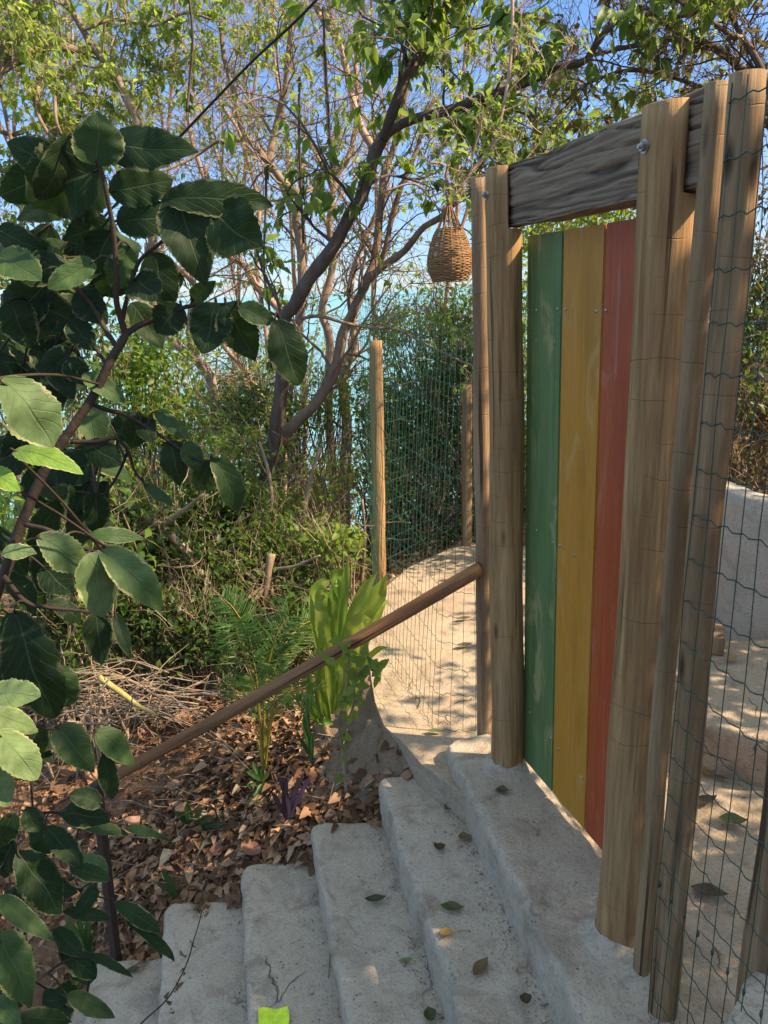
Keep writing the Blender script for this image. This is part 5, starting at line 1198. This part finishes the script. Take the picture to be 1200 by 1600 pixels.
DRYL = mat_leaf('dried_leaf', [(0, (.055, .042, .03)), (.3, (.13, .095, .05)), (.6, (.24, .15, .06)), (1, (.42, .26, .07))], (.4, .25, .06), .15, .6)
GRNL = mat_leaf('fallen_green_leaf', [(0, (.05, .055, .025)), (.5, (.11, .125, .045)), (1, (.17, .20, .08))], TW, .15, .5)
STEPZ = [0, -.17, -.34, -.51, -.68, -.85]
for (u, v, s, L, Wd, ang, mt, var, cup, sl, lab) in [
    (703, 1262, 1, .068, .034, 55, GRNL, .7, .5, 0, 'olive green fallen leaf nearest the inner corner of the second step'), (785, 1237, 0, .045, .034, -20, GRNL, .2, .4, .01, 'small dull green leaf on the top step below the far gate post'),
    (726, 1310, 1, .048, .036, 10, DRYL, .45, .4, 0, 'pale tan curled leaf on the second step above the dark brown one'), (687, 1327, 1, .04, .038, 80, DRYL, .12, .7, 0, 'small dark brown curled leaf on the second step'),
    (588, 1409, 2, .075, .03, 0, GRNL, .0, .8, .008, 'shrivelled dark leaf on the third step'), (707, 1420, 1, .072, .036, -8, GRNL, .3, .35, 0, 'dark green flat leaf in the middle of the second step'),
    (698, 1460, 1, .042, .032, -5, DRYL, 1.0, .3, .05, 'small yellow leaf with a long stalk on the second step'), (752, 1515, 1, .07, .036, 50, DRYL, .4, .5, 0, 'larger tan brown leaf standing on edge on the second step'),
    (822, 1565, 1, .034, .03, 90, DRYL, .1, .9, 0, 'tightly curled brown leaf near the bottom of the second step'), (672, 1588, 2, .045, .036, 100, GRNL, .1, .6, 0, 'folded grey leaf in the corner under the second step'),
    (635, 1502, 2, .044, .017, 0, GRNL, 1.0, .2, 0, 'tiny pale green leaf on the third step corner'), (208, 1518, 5, .06, .03, 15, DRYL, .12, .5, 0, 'grey brown dry leaf on the lowest visible step'),
    (505, 1345, 3, .02, .013, 0, GRNL, .4, .4, 0, 'tiny green leaf scrap at the far end of the fourth step'),
    ]:
    c = gz(u, v, STEPZ[s]+.006); curl_leaf('fallen_leaf', lab, c, L, Wd, ang, mt, var, cup, (rnd(-8, 8), rnd(-8, 8)), sl, 'fallen leaves on the stairs')
for (u, v, L, Wd, ang, mt, var, cup, lab) in [
    (1103, 1254, .09, .04, 20, DRYL, .08, .5, 'dark brown leaf caught on the floor behind the mesh near the sun patch'), (1108, 1397, .10, .05, -20, DRYL, .12, .4, 'large dark brown leaf flat on the shaded floor behind the mesh'),
    (1145, 1287, .09, .05, -10, GRNL, .5, .7, 'green and brown leaf on the sunlit floor behind the mesh'), (1108, 1207, .07, .04, 50, DRYL, .8, .4, 'yellow leaf in the bright sun patch behind the mesh'), (1126, 1217, .05, .02, -30, DRYL, .3, .4, 'narrow brown leaf in the bright sun patch behind the mesh'),
    (725, 968, .08, .03, 10, DRYL, .25, .5, 'brown leaf on the concrete path closest to the far post'), (726, 1010, .08, .034, 15, DRYL, .25, .5, 'brown leaf on the concrete path nearer the gate'), (680, 1144, .07, .024, -5, GRNL, .6, .3, 'green leaf lying on the path against the top step'), (686, 873, .09, .03, 30, DRYL, .1, .5, 'dark leaf at the far end of the concrete path')]:
    c = gz(u, v, -.052); curl_leaf('fallen_leaf', lab, c, L, Wd, ang, mt, var, cup, group='fallen leaves on the concrete floor')
c = gz(1144, 1030, .135); curl_leaf('fallen_leaf', 'yellow leaf on the concrete ledge', c, .06, .03, 20, DRYL, .9, .5)
BIGDRY = mat_leaf('big_dry_leaf', [(0, (.26, .12, .08)), (.5, (.38, .20, .14)), (1, (.46, .28, .18))], (.4, .2, .1), .15, .6)
for (u, v, z, L, ang, var, tl, lab) in [(330, 1066, -.42, .10, 30, .4, 40, 'large rounded pinkish dry leaf behind the handrail near the palm'), (222, 1152, -.56, .11, 100, .3, 45, 'large round brown dry leaf left of the handrail'), (292, 1140, -.50, .12, 10, .6, 20, 'large flat brown dry leaf touching the handrail'),
        (146, 1216, -.62, .12, 80, .8, 50, 'large pink tan dry leaf behind the stake top'), (205, 1290, -.68, .11, 60, .7, 30, 'pale pinkish dry leaf right of the stake'), (275, 1236, -.6, .08, 20, .7, 20, 'pale dry leaf under the handrail left of the dark plant'), (345, 1335, -.62, .09, 10, .0, 20, 'reddish brown dry leaf at the far end of the fourth step'), (395, 1330, -.52, .09, -20, .05, 15, 'dark red crumpled leaf against the end of the fourth step')]:
    c = gz(u, v, z); c[2] = max(c[2], ground(c[0], c[1])+.01); curl_leaf('dry_leaf', lab, c, L, L*.7, ang, BIGDRY, var, .35, (tl, rnd(-10, 10)), group='large dry leaves on the soil')

mb = MB()
for k in range(900):
    i = random.choice([1, 1, 1, 2, 2, 3, 4, 5]); a_ = STEP[i-1]; t = random.random()*.75
    fx, fy = a_[0]+(a_[2]-a_[0])*t, a_[1]+(a_[3]-a_[1])*t
    x = fx-abs(random.gauss(0, .035))-.008; q = np.array([x, fy, STEP[i][4]+.004]); d = unit(np.array([rnd(-1, 1), rnd(-1, 1), .1])); L = rnd(.002, .006) if random.random() < .85 else rnd(.008, .02)
    mb.tube([q, q+d*L*.5+np.array([0, 0, .001]), q+d*L], [.0006, rnd(.0008, .0022), .0005], 4, random.random(), cap=False)
tag(mb.build('dirt_crumbs', SOIL), 'dark crumbs of soil and plant scraps along the inner corners of the steps', 'dirt', kind='stuff')
for (cx, cy, r) in ((LP[0], LP[1], .062), (RP[0], RP[1], .066), (.580, 1.490, .026)):
    n = 64; V = []; mb = MB()
    for i in range(n):
        a = 2*math.pi*i/n; ca, sa = math.cos(a), math.sin(a)
        for j, (o_, z) in enumerate(((-.006, .030), (.004, .020), (.014, .012), (.028, .006), (.045, -.004))):
            k = 1+.35*mnoise.noise((ca*1.5+cx*9, sa*1.5, j*.3)); h = 1+.45*mnoise.noise((ca*2, sa*2+cy*5, j*.3+4))
            V.append((cx+(r+o_*k)*ca, cy+(r+o_*k)*sa, z*h if z > 0 else z))
    mb.add(V, [(i*5+j, i*5+j+1, ((i+1) % n)*5+j+1, ((i+1) % n)*5+j) for i in range(n) for j in range(4)])
    mb.build('mortar', CONC, stairs)

# withered twig in front of the steps
wt = thing('withered_twig', 'thin dry twig with crumpled brown leaves bending over the lower steps', 'twig', gy(190, 1640, 1.5))
m = MB(); P = cr([gy(u, v, 1.5+.02*i) for i, (u, v) in enumerate([(190, 1640), (222, 1598), (262, 1560), (290, 1510), (304, 1465), (314, 1430), (317, 1395)])], 5); m.tube(P, np.linspace(.0022, .0012, len(P)), 5); m.build('stem', SHRUB_STEM, wt)
m = MB(); lb = LB()
for u, v, n in [(316, 1405, 10), (312, 1418, 8), (316, 1425, 6), (290, 1487, 3), (276, 1549, 4), (263, 1568, 3), (268, 1575, 2), (292, 1522, 2), (301, 1470, 2)]:
    for _ in range(n): l = rnd(.010, .022); lb.put(gy(u+rnd(-4, 4), v+rnd(-7, 7), 1.58), rvec(), rvec(), l, l*.6, rnd(.1, .5))
lb.flush(m, .4, .5); m.build('leaves', DRYL, wt)

# neon strip on the fourth step
m = MB(); V = []; a0 = gz(404, 1579, -.503); a1 = gz(450, 1577, -.503); dv = unit(np.array([.15, -1, 0])); 
for i in range(9):
    for j in range(7):
        q = a0+(a1-a0)*(j/6)+dv*.02*i+np.array([.0006*math.sin(i)*j, 0, .008+.005*math.sin(j*1.3+i*.5)+.002*math.sin(i*1.9)]); V.append(q)
m.add(V, [(i*7+j, i*7+j+1, (i+1)*7+j+1, (i+1)*7+j) for i in range(8) for j in range(6)], None, .5)
tag(m.build('neon_cloth', NEON), 'bright neon yellow strip of cloth lying on the stairs at the bottom edge', 'cloth')

# ------------------------------------------------------------------ hanging lamp and cable
def wicker():
    g = NG('wicker'); o = g.coord('Object'); a = attr(g); nz = g.noise(g.coord('Object', (30, 30, 90)), 1.0, 4)
    col = g.mix(g.ramp(a, [(0, 0), (1, 1)]), (.20, .10, .04), (.44, .25, .105)); col = g.mix(g.ramp(nz, [(.4, 0), (.7, .6)]), col, (.22, .12, .055))
    tr = g.n('ShaderNodeBsdfTranslucent', {0: (.5, .25, .08, 1)}); b = g.bsdf(col, .7)
    return g.done(g.n('ShaderNodeMixShader', {0: .12, 1: b.outputs[0], 2: tr.outputs[0]}))
WICKER = wicker()
yl = 3.6; ctr = gy(703, 400, yl); ztop = gy(703, 356, yl)[2]; zbot = gy(703, 440, yl)[2]; zk = gy(702, 318, yl)[2]
LAMP = thing('hanging_lamp', 'woven wicker lampshade hanging from a branch left of the gate', 'lamp', (ctr[0], ctr[1], ztop))
m = MB(); rows = 34; seg = 48
prof = [(0, .052), (.12, .068), (.3, .083), (.5, .096), (.66, .100), (.8, .094), (.92, .083), (1, .076)]
for k in range(rows):
    t = (k+.5)/rows; rr = np.interp(t, [q[0] for q in prof], [q[1] for q in prof]); z = ztop+(zbot-ztop)*t
    th = np.linspace(0, 2*math.pi, seg+1); ph = math.pi*(k % 2)
    P = np.stack([ctr[0]+(rr+.0024*np.cos(th*12+ph))*np.cos(th), ctr[1]+(rr+.0024*np.cos(th*12+ph))*np.sin(th), z+.0016*np.sin(th*3+k)], 1)
    m.tube(P, .0036, 5, .5+.5*math.sin(k*1.7)*.5, cap=False)
m.build('shade', WICKER, LAMP)
m = MB()
for s in range(12):
    a = 2*math.pi*s/12; P = []
    for t, rr in prof: P.append((ctr[0]+rr*math.cos(a), ctr[1]+rr*math.sin(a), ztop+(zbot-ztop)*t))
    m.tube(cr(P, 3), .0045, 5, .2, cap=False)
    P = cr([(ctr[0]+.052*math.cos(a), ctr[1]+.052*math.sin(a), ztop), (ctr[0]+.03*math.cos(a), ctr[1]+.03*math.sin(a), ztop+.05), (ctr[0]+.006*math.cos(a), ctr[1]+.006*math.sin(a), zk)], 3); m.tube(P, .0028, 4, .3, cap=False)
m.build('ribs', WICKER, LAMP)
m = MB(); kc = np.array([ctr[0], ctr[1], zk])
for k in range(5): m.tube([kc+(0, 0, -.035+.014*k), kc+(0, 0, -.029+.014*k), kc+(0, 0, -.023+.014*k)], [.010, .016-.001*k, .010], 8, .3)
m.tube(cr([kc, kc+(.004, 0, .05), kc+(-.01, .01, .11), kc+(.005, .02, .16)], 4), .006, 5, .2)
for s in range(6): m.tube(cr([kc+(0, 0, .03), kc+rvec()*.03+(0, 0, .06), kc+rvec()*.05+(0, 0, .10)], 3), .0015, 3, .3, cap=False)
m.build('tie', WICKER, LAMP)
# branch that carries the lamp
tree('slender overhanging branch carrying the wicker lamp', [(limb3([(600, 300), (640, 287), (660, 296), (690, 330), (703, 316), (720, 285), (770, 270), (820, 255)], yl+.05, yl+.1, 0), .006, .004, 8, .35), (limb3([(690, 330), (715, 300), (742, 262), (770, 225), (790, 150), (800, 60), (800, -40)], yl+.05, yl+.2, 0), .009, .009, 8, .4)], BARK_PINK, dict(BARE, leafp=.3, leafL=.05, nleaf=(2, 4), rmin=.0016), LEAF_FRESH, name='branch', cat='branch')
m = MB(); P = [gy(u, v, y) for u, v, y in [(760, -300, 2.4), (500, -6, 2.6), (390, 100, 2.7), (278, 217, 2.8), (180, 320, 2.9), (60, 450, 3.0), (-80, 590, 3.1)]]
m.tube(cr(P, 6), .0045, 6); tag(m.build('cable', CABLE_M), 'black cable running diagonally up across the sky', 'cable')

for o in LOCS: del o['_loc']
